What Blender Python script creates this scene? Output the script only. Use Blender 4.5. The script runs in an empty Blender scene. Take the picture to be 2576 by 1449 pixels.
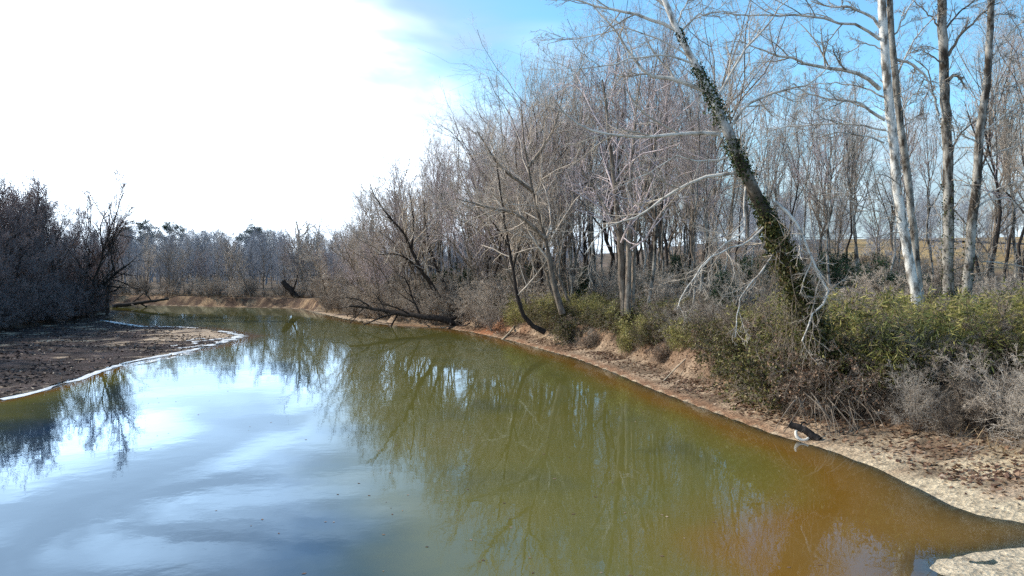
import bpy, math, numpy as np
rad = math.radians
C = bpy.context.scene.collection
S = bpy.context.scene
TAU = 2*math.pi

# ------------------------------------------------------------------ camera geometry
F = 2061.0; CX, CY = 1288.0, 724.5; HC = 6.5
PITCH = math.atan((CY-675.0)/F)
cp, sp_ = math.cos(PITCH), math.sin(PITCH)

def ray(px, py):
    dx = (px-CX)/F; dy = (CY-py)/F
    return np.array([dx, cp+sp_*dy, -sp_+cp*dy])
def at(px, py, Y):
    r = ray(px, py); r = r/r[1]*Y
    return r+np.array([0, 0, HC])
def onz(px, py, z=0.0):
    r = ray(px, py)
    return r*((z-HC)/r[2])+np.array([0, 0, HC])

# ------------------------------------------------------------------ noise
_T = np.random.default_rng(5).random((256, 256))
def vn(x, y, s, o=0):
    x = np.asarray(x, float)/s+o*17.3; y = np.asarray(y, float)/s+o*9.1
    xi = np.floor(x).astype(int); yi = np.floor(y).astype(int)
    fx = x-xi; fy = y-yi
    fx = fx*fx*(3-2*fx); fy = fy*fy*(3-2*fy)
    g = lambda a, b: _T[a & 255, b & 255]
    return (g(xi, yi)*(1-fx)+g(xi+1, yi)*fx)*(1-fy)+(g(xi, yi+1)*(1-fx)+g(xi+1, yi+1)*fx)*fy
def fbm(x, y, s, o=0, n=3):
    a, t, w = 0.0, 0.0, 1.0
    for k in range(n):
        a = a+vn(x, y, s/2**k, o+k)*w; t += w; w *= .5
    return a/t
def sst(a, b, x):
    t = np.clip((np.asarray(x, float)-a)/(b-a), 0, 1); return t*t*(3-2*t)

# ------------------------------------------------------------------ river outline (world, z = 0)
R_PX = [(2576,1314),(2472,1298),(2393,1272),(2314,1230),(2210,1180),(2079,1131),(1949,1094),(1792,1036),(1635,977),
        (1540,936),(1450,902),(1340,872),(1290,858),(1245,848),(1180,834),(1100,824),(1000,819),(930,813),(860,801),(800,788),(760,778),
        (700,774),(620,773),(560,772),(480,770),(400,768)]
B_PX = [(255,806),(310,815),(370,822),(440,823),(500,826),(560,834),(605,845),(560,862),(500,878),(420,895),(320,914),(250,937),(130,977),(0,1007)]
RS = [(18,-60),(17,0),(14.6,14)]+[tuple(onz(*p)[:2]) for p in R_PX]
LSH = [(-78,148),(-120,165),(-160,168),(-160,146),(-112,143),(-70,132.5),(-59.5,124),(-54.5,112)]+[tuple(onz(*p)[:2]) for p in B_PX]+[(-30,32),(-30,10),(-30,-60)]
POLY = np.array(RS+LSH)
LB = np.array([(-47,-60),(-47,40),(-50,66),(-52.5,84),(-54.5,98),(-56.5,110),(-61.5,123),(-72,131.5),(-113,142),(-170,145)])

def segdist(x, y, pts, closed):
    x = np.asarray(x, float); y = np.asarray(y, float)
    best = np.full(x.shape, 1e9)
    n = len(pts)
    for i in range(n if closed else n-1):
        a = pts[i]; b = pts[(i+1) % n]; d = b-a
        t = np.clip(((x-a[0])*d[0]+(y-a[1])*d[1])/(d@d), 0, 1)
        best = np.minimum(best, (x-a[0]-t*d[0])**2+(y-a[1]-t*d[1])**2)
    return np.sqrt(best)
def inside(x, y, pts):
    r = np.zeros(np.shape(x), bool); n = len(pts)
    for i in range(n):
        a = pts[i]; b = pts[(i+1) % n]
        if a[1] == b[1]: continue
        c = ((a[1] > y) != (b[1] > y)) & (x < (b[0]-a[0])*(y-a[1])/(b[1]-a[1])+a[0])
        r ^= c
    return r
LBP = np.vstack([LB, [(-400,146),(-400,-60)]])
def fields(x, y):
    x = np.asarray(x, float); y = np.asarray(y, float)
    d = segdist(x, y, POLY, True); d = np.where(inside(x, y, POLY), -d, d)
    dl = segdist(x, y, LB, False); dl = np.where(inside(x, y, LBP), dl, -dl)
    barm = (d > 0) & (x < -14) & (dl < 0) & (y < 124) & (x > -80)
    return d, dl, barm
def height(x, y, fl=None):
    d, dl, barm = fl if fl is not None else fields(x, y)
    jag = (vn(x, y, 2.2, 3)-.5)*.5+(vn(x, y, 6, 4)-.5)*1.2
    # right and far bank
    far = sst(75, 115, y)
    bw = (4.3-1.7*sst(28, 50, y)+3.2*sst(.50, .64, x/np.maximum(y, 5))*sst(50, 35, y))*(1-far)+1.0*far
    dd = np.maximum(d+jag*sst(.3, 2, d), 0.0)
    z = .012+.15*np.minimum(dd, bw)*(1-.35*far)+1.35*sst(bw-.1, bw+1.1, dd)+.02*np.minimum(np.maximum(dd-bw, 0), 30)
    z = z+(fbm(x, y, 7, 6)-.5)*.5*sst(2, 6, d)+(fbm(x, y, .9, 7)-.5)*.20*sst(.3, 2.5, d)
    hill = sst(150, 300, y+.25*x)*14*sst(.05, .3, x/np.maximum(y, 5))*sst(10, 60, x)
    z = z+hill+sst(300, 900, np.hypot(x, y))*18
    # left bank behind the bar
    zb = .03+.006*np.minimum(np.maximum(d, 0), 20)+(fbm(x, y, 3.5, 9)-.42)*.14*sst(.2, 2.5, d)+(vn(x, y, .7, 8)-.5)*.04
    zl = zb+2.2*sst(0, 5, dl)+(fbm(x, y, 8, 2)-.5)*.4*sst(1, 6, dl)
    left = (x < -14) & (dl > -60) & ((barm) | (dl > 0)) 
    z = np.where(left, zl+sst(300, 900, np.hypot(x, y))*18, z)
    # river bed
    w = np.maximum(-d, 0)
    near = np.exp(-(((x-7)/9.5)**2+((y-18)/8.0)**2))
    reflect_blue = sst(0, -6, x+.7+.29*(y-17.3))*sst(62, 46, y)*sst(-25, -14, x+.25*(30-y)*(y < 30)); bed = -np.minimum(1.55+2.2*reflect_blue, w*(.42-.365*near+.6*sst(-12, -20, x)*sst(70, 60, y)))-.0+(fbm(x, y, 2.5, 12)-.5)*.16*sst(.1, 2, w)  # bed deepened here so blue water colour paints in the sky reflection
    bed = np.minimum(bed, -.004)
    # the sandbar that breaks the surface close by
    sx, sy = x-11.0, y-17.9
    bump = np.exp(-((sx*.8+sy*.25)/2.7)**2-((sy*.9-sx*.25)/1.5)**2)
    bk = np.clip(bump*1.25, 0, 1)*sst(.2, .8, w); bed = bed*(1-bk)+(.025+(fbm(x, y, 1.7, 13, 4)-.47)*.26+(fbm(x, y, .5, 14, 2)-.5)*.07)*bk
    return np.where(d < 0, bed, np.maximum(z, np.where(barm, -.06, .012)))
def gz(x, y):
    return float(height(np.array([x]), np.array([y]))[0])

# ------------------------------------------------------------------ mesh helpers
class MB:
    def __init__(s): s.v = []; s.f = []; s.n = 0; s.m = []
    def add(s, V, Fc, mi=0):
        s.v.append(np.asarray(V, float).reshape(-1, 3)); s.f.append(np.asarray(Fc, int)+s.n)
        s.m.append(np.full(len(Fc), mi)); s.n += len(s.v[-1]); return s
    def mesh(s, name, mats, smooth=True):
        V = np.concatenate(s.v); Q = np.concatenate(s.f); me = bpy.data.meshes.new(name)
        me.vertices.add(len(V)); me.vertices.foreach_set('co', V.astype(np.float32).ravel())
        me.loops.add(Q.size); me.loops.foreach_set('vertex_index', Q.astype(np.int32).ravel())
        me.polygons.add(len(Q)); me.polygons.foreach_set('loop_start', np.arange(0, Q.size, 4, dtype=np.int32))
        for m in (mats if isinstance(mats, (list, tuple)) else [mats]): me.materials.append(m)
        me.polygons.foreach_set('material_index', np.concatenate(s.m).astype(np.int32))
        if smooth: me.polygons.foreach_set('use_smooth', np.ones(len(Q), bool))
        me.update(calc_edges=True); return me
def nrm(a): return a/np.maximum(np.linalg.norm(a, axis=-1, keepdims=True), 1e-9)
def tubes(P, R, sides, rough=0.0, rng=None):
    N, K, _ = P.shape
    T = np.gradient(P, axis=1); T = nrm(T)
    mt = nrm(T.mean(1)); ax = np.where(np.abs(mt[:, 2:3]) > .8, np.array([[1., 0, 0]]), np.array([[0., 0, 1]]))
    ref = nrm(np.cross(mt, ax))[:, None, :]
    U = nrm(ref-(ref*T).sum(-1, keepdims=True)*T); Vv = np.cross(T, U)
    a = np.arange(sides)/sides*TAU
    rr = R[:, :, None]*np.ones(sides)
    if rough and rng is not None: rr = rr*(1+rough*(rng.random(rr.shape)-.5))
    V = P[:, :, None, :]+rr[..., None]*(np.cos(a)[None, None, :, None]*U[:, :, None, :]+np.sin(a)[None, None, :, None]*Vv[:, :, None, :])
    i = np.arange(N)[:, None, None]*K*sides+np.arange(K-1)[None, :, None]*sides
    j = np.arange(sides)[None, None, :]; j2 = (j+1) % sides
    Fc = np.stack([i+j, i+j2, i+sides+j2, i+sides+j], -1).reshape(-1, 4)
    return V.reshape(-1, 3), Fc
def resample(P, W, K):
    P = np.asarray(P, float); W = np.asarray(W, float)
    d = np.r_[0, np.cumsum(np.linalg.norm(np.diff(P, axis=0), axis=1))]; d /= d[-1]
    # smooth Catmull-like: cubic through chord parameter
    t = np.linspace(0, 1, K); m = np.gradient(P, d, axis=0) if len(P) > 2 else np.repeat([(P[1]-P[0])], 2, 0)
    k = np.clip(np.searchsorted(d, t, 'right')-1, 0, len(P)-2); h = d[k+1]-d[k]; u = ((t-d[k])/h)[:, None]; hh = h[:, None]
    Q = (2*u**3-3*u**2+1)*P[k]+(u**3-2*u**2+u)*hh*m[k]+(-2*u**3+3*u**2)*P[k+1]+(u**3-u**2)*hh*m[k+1]
    return Q, np.interp(t, d, W)
def grow(rng, P, R, n, tr, lenf, ang, K, up, wig, rr, rmin, tip=.45, L=None, stratify=True):
    """children of every polyline in P: returns P2, R2"""
    N, Kp, _ = P.shape
    idx = np.repeat(np.arange(N), n); M = len(idx)
    if stratify: q = (np.tile(np.arange(n), N)+rng.random(M))/n
    else: q = rng.random(M)
    t = tr[0]+(tr[1]-tr[0])*q
    s = t*(Kp-1); k = np.minimum(s.astype(int), Kp-2); f = (s-k)[:, None]
    pos = P[idx, k]*(1-f)+P[idx, k+1]*f; tan = nrm(P[idx, k+1]-P[idx, k])
    pr = R[idx, k]*(1-f[:, 0])+R[idx, k+1]*f[:, 0]
    PL = np.linalg.norm(np.diff(P, axis=1), axis=2).sum(1) if L is None else np.full(N, L)
    ln = PL[idx]*lenf(t)*(.65+.7*rng.random(M))
    rv = rng.normal(size=(M, 3)); perp = nrm(rv-(rv*tan).sum(1, keepdims=True)*tan)
    a = ang[0]+(ang[1]-ang[0])*rng.random(M)
    d = np.cos(a)[:, None]*tan+np.sin(a)[:, None]*perp
    out = np.zeros((M, K, 3)); out[:, 0] = pos
    bend = rng.normal(size=(M, 3))*wig*.6
    for j in range(1, K):
        d = nrm(d+np.array([0, 0, up])+bend/(K-1)*2+rng.normal(size=(M, 3))*wig)
        out[:, j] = out[:, j-1]+d*(ln/(K-1))[:, None]
    r0 = np.maximum(np.minimum(pr*rr, pr*.9), rmin)
    R2 = r0[:, None]*np.linspace(1, tip, K)[None, :]
    return out, np.maximum(R2, rmin*.6)
def leaves(rng, P, ln, wd, droop=None):
    N = len(P); u = nrm(rng.normal(size=(N, 3)) if droop is None else droop+rng.normal(size=(N, 3))*.5)
    w = rng.normal(size=(N, 3)); v = nrm(w-(w*u).sum(1, keepdims=True)*u); nn = np.cross(u, v)
    l = (ln*(.6+.8*rng.random(N)))[:, None]; b = (wd*(.6+.8*rng.random(N)))[:, None]
    V = np.stack([P, P+u*l*.45+v*b*.5+nn*b*.15, P+u*l, P+u*l*.45-v*b*.5+nn*b*.15], 1)
    return V.reshape(-1, 3), np.arange(N*4).reshape(-1, 4)
def tag(o, label=None, cat=None, group=None, kind=None):
    if label: o['label'] = label
    if cat: o['category'] = cat
    if group: o['group'] = group
    if kind: o['kind'] = kind
    return o
def obj(name, me, parent=None):
    o = bpy.data.objects.new(name, me); C.objects.link(o)
    if parent is not None: o.parent = parent
    return o
def empty(name, loc, rz=0, sc=1):
    o = bpy.data.objects.new(name, None); C.objects.link(o); o.location = loc; o.rotation_euler = (0, 0, rz); o.scale = (sc,)*3
    o.empty_display_size = .3
    return o

# ------------------------------------------------------------------ materials
def newmat(name):
    m = bpy.data.materials.new(name); m.use_nodes = True; nt = m.node_tree; nt.nodes.clear()
    out = nt.nodes.new('ShaderNodeOutputMaterial'); return m, nt, out
def N(nt, t, **kw):
    n = nt.nodes.new(t)
    for k, v in kw.items():
        if k in n.inputs: n.inputs[k].default_value = v
        else: setattr(n, k, v)
    return n
def ramp(nt, fac, stops):
    r = nt.nodes.new('ShaderNodeValToRGB'); e = r.color_ramp.elements
    while len(e) < len(stops): e.new(.5)
    for q, (p, c) in zip(e, stops): q.position = p; q.color = (*c, 1)
    nt.links.new(fac, r.inputs[0]); return r.outputs[0]
def mixc(nt, f, a, b, mode='MIX'):
    m = nt.nodes.new('ShaderNodeMix'); m.data_type = 'RGBA'; m.blend_type = mode
    for s, v in ((m.inputs[0], f), (m.inputs[6], a), (m.inputs[7], b)):
        if isinstance(v, (int, float)): s.default_value = v
        elif isinstance(v, tuple): s.default_value = (*v, 1)
        else: nt.links.new(v, s)
    return m.outputs[2]
def math_(nt, op, a, b=None, c=None, clamp=False):
    m = nt.nodes.new('ShaderNodeMath'); m.operation = op; m.use_clamp = clamp
    for s, v in zip(m.inputs, (a, b, c)):
        if v is None: continue
        if isinstance(v, (int, float)): s.default_value = v
        else: nt.links.new(v, s)
    return m.outputs[0]
def bark(name, c1, c2, scale=6, vary=.35, zst=.25, bump=.3, rough=.9, stops=(.35, .65), dark=None):
    m, nt, out = newmat(name)
    tc = N(nt, 'ShaderNodeTexCoord'); mp = N(nt, 'ShaderNodeMapping'); mp.inputs['Scale'].default_value = (1, 1, zst)
    nt.links.new(tc.outputs['Object'], mp.inputs[0])
    no = N(nt, 'ShaderNodeTexNoise', Scale=scale, Detail=5, Roughness=.65); nt.links.new(mp.outputs[0], no.inputs['Vector'])
    col = ramp(nt, no.outputs[0], [(stops[0], c1), (stops[1], c2)])
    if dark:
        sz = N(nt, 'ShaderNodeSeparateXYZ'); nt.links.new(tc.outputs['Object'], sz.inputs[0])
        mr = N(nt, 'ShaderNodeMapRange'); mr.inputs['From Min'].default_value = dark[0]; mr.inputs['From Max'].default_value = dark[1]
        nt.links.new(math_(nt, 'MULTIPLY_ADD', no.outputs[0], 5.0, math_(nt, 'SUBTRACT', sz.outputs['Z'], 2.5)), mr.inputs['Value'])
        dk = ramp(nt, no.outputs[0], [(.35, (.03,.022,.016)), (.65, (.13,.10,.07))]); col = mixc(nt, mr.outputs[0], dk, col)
    oi = N(nt, 'ShaderNodeObjectInfo'); v = math_(nt, 'MULTIPLY_ADD', oi.outputs['Random'], 2*vary, 1-vary)
    cc = N(nt, 'ShaderNodeVectorMath', operation='SCALE'); nt.links.new(col, cc.inputs[0]); nt.links.new(v, cc.inputs['Scale'])
    b = N(nt, 'ShaderNodeBsdfPrincipled', Roughness=rough); b.inputs['Specular IOR Level'].default_value = .2
    nt.links.new(cc.outputs[0], b.inputs['Base Color'])
    if bump:
        bp = N(nt, 'ShaderNodeBump', Strength=bump, Distance=.03); nt.links.new(no.outputs[0], bp.inputs['Height']); nt.links.new(bp.outputs[0], b.inputs['Normal'])
    nt.links.new(b.outputs[0], out.inputs[0]); return m
def leafm(name, stops, scale=1.2, trans=.3, rough=.55):
    m, nt, out = newmat(name)
    g = N(nt, 'ShaderNodeNewGeometry'); 
    no = N(nt, 'ShaderNodeTexNoise', Scale=scale, Detail=4); nt.links.new(g.outputs['Position'], no.inputs['Vector'])
    f = math_(nt, 'ADD', math_(nt, 'MULTIPLY', no.outputs[0], .55), math_(nt, 'MULTIPLY', g.outputs['Random Per Island'], .45))
    col = ramp(nt, f, stops)
    b = N(nt, 'ShaderNodeBsdfPrincipled', Roughness=rough); nt.links.new(col, b.inputs['Base Color']); b.inputs['Specular IOR Level'].default_value = .25
    t = N(nt, 'ShaderNodeBsdfTranslucent'); nt.links.new(col, t.inputs[0])
    x = N(nt, 'ShaderNodeMixShader', Fac=trans); nt.links.new(b.outputs[0], x.inputs[1]); nt.links.new(t.outputs[0], x.inputs[2])
    nt.links.new(x.outputs[0], out.inputs[0]); return m

M_bark = bark('grey_bark', (.075,.055,.042), (.34,.28,.22))
M_darkbark = bark('dark_wet_bark', (.018,.014,.012), (.075,.058,.048))
M_white = bark('sycamore_bark', (.16,.135,.11), (.72,.69,.63), scale=3.2, vary=.04, zst=.4, bump=.2, stops=(.40, .57))
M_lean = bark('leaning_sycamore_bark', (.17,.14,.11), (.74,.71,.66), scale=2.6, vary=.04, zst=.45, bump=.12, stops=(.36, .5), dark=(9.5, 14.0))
M_whitebr = bark('sycamore_branch', (.23,.195,.16), (.62,.57,.50), scale=2.0, vary=.05, zst=1, bump=0, stops=(.36, .52))
M_mott = bark('mottled_bark', (.05,.038,.028), (.42,.39,.34), scale=2.3, vary=.06, zst=.4, bump=.25, stops=(.42, .62))
M_twig = bark('grey_twig', (.35,.285,.225), (.61,.52,.43), scale=.8, vary=.28, zst=1, bump=0)
M_twigp = bark('mauve_twig', (.35,.28,.275), (.60,.505,.49), scale=.8, vary=.28, zst=1, bump=0)
M_twigred = bark('reddish_twig', (.20,.145,.135), (.38,.30,.28), scale=.7, vary=.35, zst=1, bump=0)
M_twigfar = bark('haze_tinted_twig', (.24,.255,.29), (.40,.415,.455), scale=.6, vary=.3, zst=1, bump=0)  # distance haze painted into the twig colour
M_twigbrown = bark('brown_twig', (.17,.13,.095), (.40,.32,.245), scale=.9, vary=.3, zst=1, bump=0)
M_twigpale = bark('pale_twig', (.28,.235,.19), (.52,.45,.37), scale=1.0, vary=.25, zst=1, bump=0)
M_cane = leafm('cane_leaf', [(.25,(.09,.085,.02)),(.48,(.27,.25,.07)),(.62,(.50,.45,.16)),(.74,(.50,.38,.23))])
M_caned = leafm('shaded_cane_leaf', [(.25,(.05,.056,.012)),(.46,(.21,.21,.05)),(.60,(.52,.46,.14)),(.78,(.30,.21,.11))])  # darker cane leaf with shade put into its colour
M_stem = bark('cane_stem', (.14,.12,.05), (.30,.26,.12), scale=2, vary=.2, bump=0)
M_ivy = leafm('ivy_leaf', [(.25,(.012,.02,.007)),(.55,(.04,.06,.015)),(.72,(.10,.12,.03)),(.85,(.12,.06,.03))], trans=.15)
M_ever = leafm('evergreen_leaf', [(.25,(.012,.03,.012)),(.55,(.03,.065,.025)),(.8,(.07,.11,.04))], trans=.15)
M_pine = leafm('pine_needles', [(.3,(.02,.045,.03)),(.6,(.05,.085,.06)),(.85,(.09,.13,.09))], trans=.1)
M_dead = leafm('dead_leaf', [(.22,(.05,.025,.018)),(.45,(.16,.085,.05)),(.62,(.30,.19,.12)),(.85,(.55,.42,.30))], scale=3, trans=.1)
M_vine = leafm('vine_leaf', [(.25,(.018,.020,.007)),(.45,(.07,.072,.018)),(.60,(.22,.20,.06)),(.70,(.17,.11,.05)),(.8,(.14,.06,.03))], scale=2, trans=.15)
M_debris = leafm('wet_debris', [(.3,(.02,.012,.012)),(.55,(.06,.035,.03)),(.68,(.18,.12,.09)),(.8,(.42,.33,.25))], scale=1.5, trans=0)
M_straw = leafm('straw', [(.25,(.14,.09,.045)),(.55,(.32,.22,.12)),(.8,(.5,.37,.22))], scale=.6, trans=.2)
M_pith = bark('pale_split_wood', (.35,.27,.18), (.62,.52,.38), scale=5, vary=0, bump=.1)

# ------------------------------------------------------------------ ground
def ground():
    ax = lambda segs: np.unique(np.concatenate([np.arange(a, b, s) for a, b, s in segs]))
    xs = ax([(-1600,-300,100),(-300,-120,12),(-120,-64,1.6),(-64,-30,.45),(-30,-6,1.0),(-6,34,.36),(34,80,1.2),(80,300,8),(300,1601,100)])
    ys = ax([(-300,-60,40),(-60,6,3),(6,14,.6),(14,60,.36),(60,125,.6),(125,172,.6),(172,330,3.5),(330,600,20),(600,2201,100)])
    X, Y = np.meshgrid(xs, ys); x, y = X.ravel(), Y.ravel()
    fl = fields(x, y); d, dl, barm = fl; z = height(x, y, fl)
    nx, ny = len(xs), len(ys)
    i = (np.arange(ny-1)[:, None]*nx+np.arange(nx-1)[None, :]).ravel()
    mb = MB(); mb.add(np.stack([x, y, z], 1), np.stack([i, i+1, i+nx+1, i+nx], 1))
    me = mb.mesh('ground', [], True)
    def lerp(a, b, t): return a+(np.asarray(b)-a)*t[:, None]
    col = np.tile(np.array([.115,.082,.05]), (len(x), 1))
    col = lerp(col, (.17,.12,.085), sst(.35, .7, fbm(x, y, 4, 21)))
    n1 = fbm(x, y, 3.0, 22); n2 = fbm(x, y, 1.1, 23); n3 = fbm(x, y, 9, 24)
    # right bank beach
    beach = (d > 0)*sst(7, 4.5, d)*(x > -20)*(y < 100)
    bc = lerp(np.tile(np.array([.18,.125,.08]), (len(x), 1)), (.42,.31,.21), sst(.4, .65, n2))
    bc = lerp(bc, (.19,.115,.07), sst(2.2, 3.4, d)*sst(9, 30, y)*sst(.66, .45, x/np.maximum(y, 5))*.85)
    bc = lerp(bc, (.27,.14,.075), sst(1.0, .2, d)*.8)
    sandy = sst(31, 22, y+.25*n3*20-5+d*.5)*sst(.38, .6, fbm(x, y, 2.2, 25)+.35*sst(23, 19, y)+.25*sst(1.6, .2, d))*(x > 4)
    bc = lerp(bc, (.60,.49,.33), sandy*.9)
    clay = np.exp(-((x+.5)/6)**2-((y-80)/11)**2)*sst(3.4, 1.2, d)*sst(.36, .58, n1)
    bc = lerp(bc, (.36,.15,.07), np.clip(clay*1.2, 0, .9))
    col = lerp(col, bc, beach)
    # far bank
    farb = (d > 0)*sst(98, 108, y)*sst(14, 8, d)
    fc = lerp(np.tile(np.array([.10,.06,.04]), (len(x), 1)), (.33,.22,.13), sst(.45, .62, n2))  # dark patches paint in the shade of undercuts
    col = lerp(col, fc, farb*(~barm))
    # field on the hill
    fld = sst(5.0, 7.5, z)*(d > 20)*sst(.36, .42, x/np.maximum(y, 5))
    col = lerp(col, lerp(np.tile(np.array([.36,.235,.10]), (len(x), 1)), (.46,.32,.15), sst(.4, .6, n3)), fld*1.0)
    # gravel bar
    tan = sst(.50, .60, .55*n1+.45*n2+.20*sst(-44, -28, x)*sst(50, 70, y)+.12*sst(66, 80, y)-.19)
    kc = lerp(np.tile(np.array([.030,.017,.015]), (len(x), 1)), (.085,.056,.05), sst(.5, .62, fbm(x, y, .8, 29)))
    kc = lerp(kc, (.52,.39,.27), tan)
    kc = lerp(kc, (.10,.075,.06), sst(.04, -.01, z)*.7)
    bm = barm*sst(2.0, -1.5, dl)
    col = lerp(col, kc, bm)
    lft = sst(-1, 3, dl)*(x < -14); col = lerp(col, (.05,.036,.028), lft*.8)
    # river bed
    wet = (d < 0)
    bedc = lerp(np.tile(np.array([.36,.20,.065]), (len(x), 1)), (.50,.36,.17), sst(.45, .65, n1))
    bedc = lerp(bedc, (.22,.12,.05), sst(.55, .72, n2))
    bedc = lerp(bedc, (.60,.49,.34), sst(-.22, .03, z))
    col = np.where(wet[:, None], bedc, col)
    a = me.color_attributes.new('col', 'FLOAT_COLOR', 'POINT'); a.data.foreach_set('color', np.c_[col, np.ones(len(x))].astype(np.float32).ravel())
    m, nt, out = newmat('ground_soil')
    at_ = N(nt, 'ShaderNodeVertexColor', layer_name='col'); g = N(nt, 'ShaderNodeNewGeometry')
    no = N(nt, 'ShaderNodeTexNoise', Scale=3.5, Detail=8, Roughness=.75); nt.links.new(g.outputs['Position'], no.inputs['Vector'])
    vo = N(nt, 'ShaderNodeTexVoronoi', Scale=9.0); nt.links.new(g.outputs['Position'], vo.inputs['Vector'])
    f = ramp(nt, no.outputs[0], [(.3,(.35,.33,.32)),(.52,(.95,.95,.95)),(.7,(1.55,1.5,1.45))])
    c = mixc(nt, 1.0, at_.outputs[0], f, 'MULTIPLY')
    f2 = ramp(nt, vo.outputs['Color'], [(.2,(.6,.58,.56)),(.8,(1.35,1.32,1.3))]); c = mixc(nt, .4, c, f2, 'MULTIPLY')
    b = N(nt, 'ShaderNodeBsdfPrincipled', Roughness=.92); b.inputs['Specular IOR Level'].default_value = .2; nt.links.new(c, b.inputs['Base Color'])
    h = math_(nt, 'ADD', no.outputs[0], math_(nt, 'MULTIPLY', vo.outputs['Distance'], .5))
    bp = N(nt, 'ShaderNodeBump', Strength=.9, Distance=.09); nt.links.new(h, bp.inputs['Height']); nt.links.new(bp.outputs[0], b.inputs['Normal'])
    nt.links.new(b.outputs[0], out.inputs[0]); me.materials.append(m)
    o = obj('ground', me); tag(o, kind='structure'); return o
ground()

# ------------------------------------------------------------------ water
def water():
    ax = lambda segs: np.unique(np.concatenate([np.arange(a, b, s) for a, b, s in segs]))
    xs = ax([(-170,-64,3),(-64,-20,.6),(-20,-4,1.0),(-4,19,.4)]); ys = ax([(-60,8,4),(8,60,.5),(60,110,.7),(110,171,1.2)])
    X, Y = np.meshgrid(xs, ys); x, y = X.ravel(), Y.ravel(); z = height(x, y)
    nx, ny = len(xs), len(ys); i = (np.arange(ny-1)[:, None]*nx+np.arange(nx-1)[None, :]).ravel()
    mb = MB(); mb.add(np.stack([x, y, x*0], 1), np.stack([i, i+1, i+nx+1, i+nx], 1)); me = mb.mesh('water', [])
    a = me.attributes.new('depth', 'FLOAT', 'POINT'); a.data.foreach_set('value', np.maximum(-z, 0).astype(np.float32))
    m, nt, out = newmat('river_water')
    dp = N(nt, 'ShaderNodeAttribute', attribute_name='depth').outputs['Fac']; g = N(nt, 'ShaderNodeNewGeometry')
    n1 = N(nt, 'ShaderNodeTexNoise', Scale=.22, Detail=4); nt.links.new(g.outputs['Position'], n1.inputs['Vector'])
    e = math_(nt, 'POWER', 2.718, math_(nt, 'MULTIPLY', dp, -.85))
    e = math_(nt, 'MULTIPLY_ADD', math_(nt, 'SUBTRACT', n1.outputs[0], .5), .22, e, clamp=True)
    murk = ramp(nt, e, [(0.06,(.014,.034,.068)),(.15,(.05,.06,.035)),(.26,(.130,.118,.028)),(.44,(.165,.125,.024)),(.64,(.25,.125,.02)),(.92,(.40,.23,.07))])  # blue deepest stop puts the sky reflection into the body colour
    df = N(nt, 'ShaderNodeBsdfDiffuse'); nt.links.new(murk, df.inputs[0])
    tr = N(nt, 'ShaderNodeBsdfTransparent'); nt.links.new(mixc(nt, math_(nt, 'POWER', 2.718, math_(nt, 'MULTIPLY', dp, -9.0)), (.86,.62,.30), (.99,.98,.95)), tr.inputs[0])
    tf = math_(nt, 'POWER', 2.718, math_(nt, 'MULTIPLY', dp, -2.4)); tf = math_(nt, 'MULTIPLY', tf, .98)
    body = N(nt, 'ShaderNodeMixShader'); nt.links.new(tf, body.inputs[0]); nt.links.new(df.outputs[0], body.inputs[1]); nt.links.new(tr.outputs[0], body.inputs[2])
    r1 = N(nt, 'ShaderNodeTexNoise', Scale=2.2, Detail=3, Roughness=.5); nt.links.new(g.outputs['Position'], r1.inputs['Vector'])
    r2 = N(nt, 'ShaderNodeTexNoise', Scale=.35, Detail=2); nt.links.new(g.outputs['Position'], r2.inputs['Vector'])
    hh = math_(nt, 'ADD', math_(nt, 'MULTIPLY', r1.outputs[0], .010), math_(nt, 'MULTIPLY', r2.outputs[0], .05))
    bp = N(nt, 'ShaderNodeBump', Strength=.12, Distance=1.0); nt.links.new(hh, bp.inputs['Height'])
    gl = N(nt, 'ShaderNodeBsdfGlossy', Roughness=.012); gl.inputs[0].default_value = (.66,.84,1,1); nt.links.new(bp.outputs[0], gl.inputs['Normal'])  # blue tint painted into the mirrored sky
    fr = N(nt, 'ShaderNodeFresnel', IOR=1.33); nt.links.new(bp.outputs[0], fr.inputs['Normal'])
    x_ = N(nt, 'ShaderNodeMixShader'); nt.links.new(fr.outputs[0], x_.inputs[0]); nt.links.new(body.outputs[0], x_.inputs[1]); nt.links.new(gl.outputs[0], x_.inputs[2])
    nt.links.new(x_.outputs[0], out.inputs[0]); me.materials.append(m)
    tag(obj('water', me), kind='structure')
water()

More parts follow.
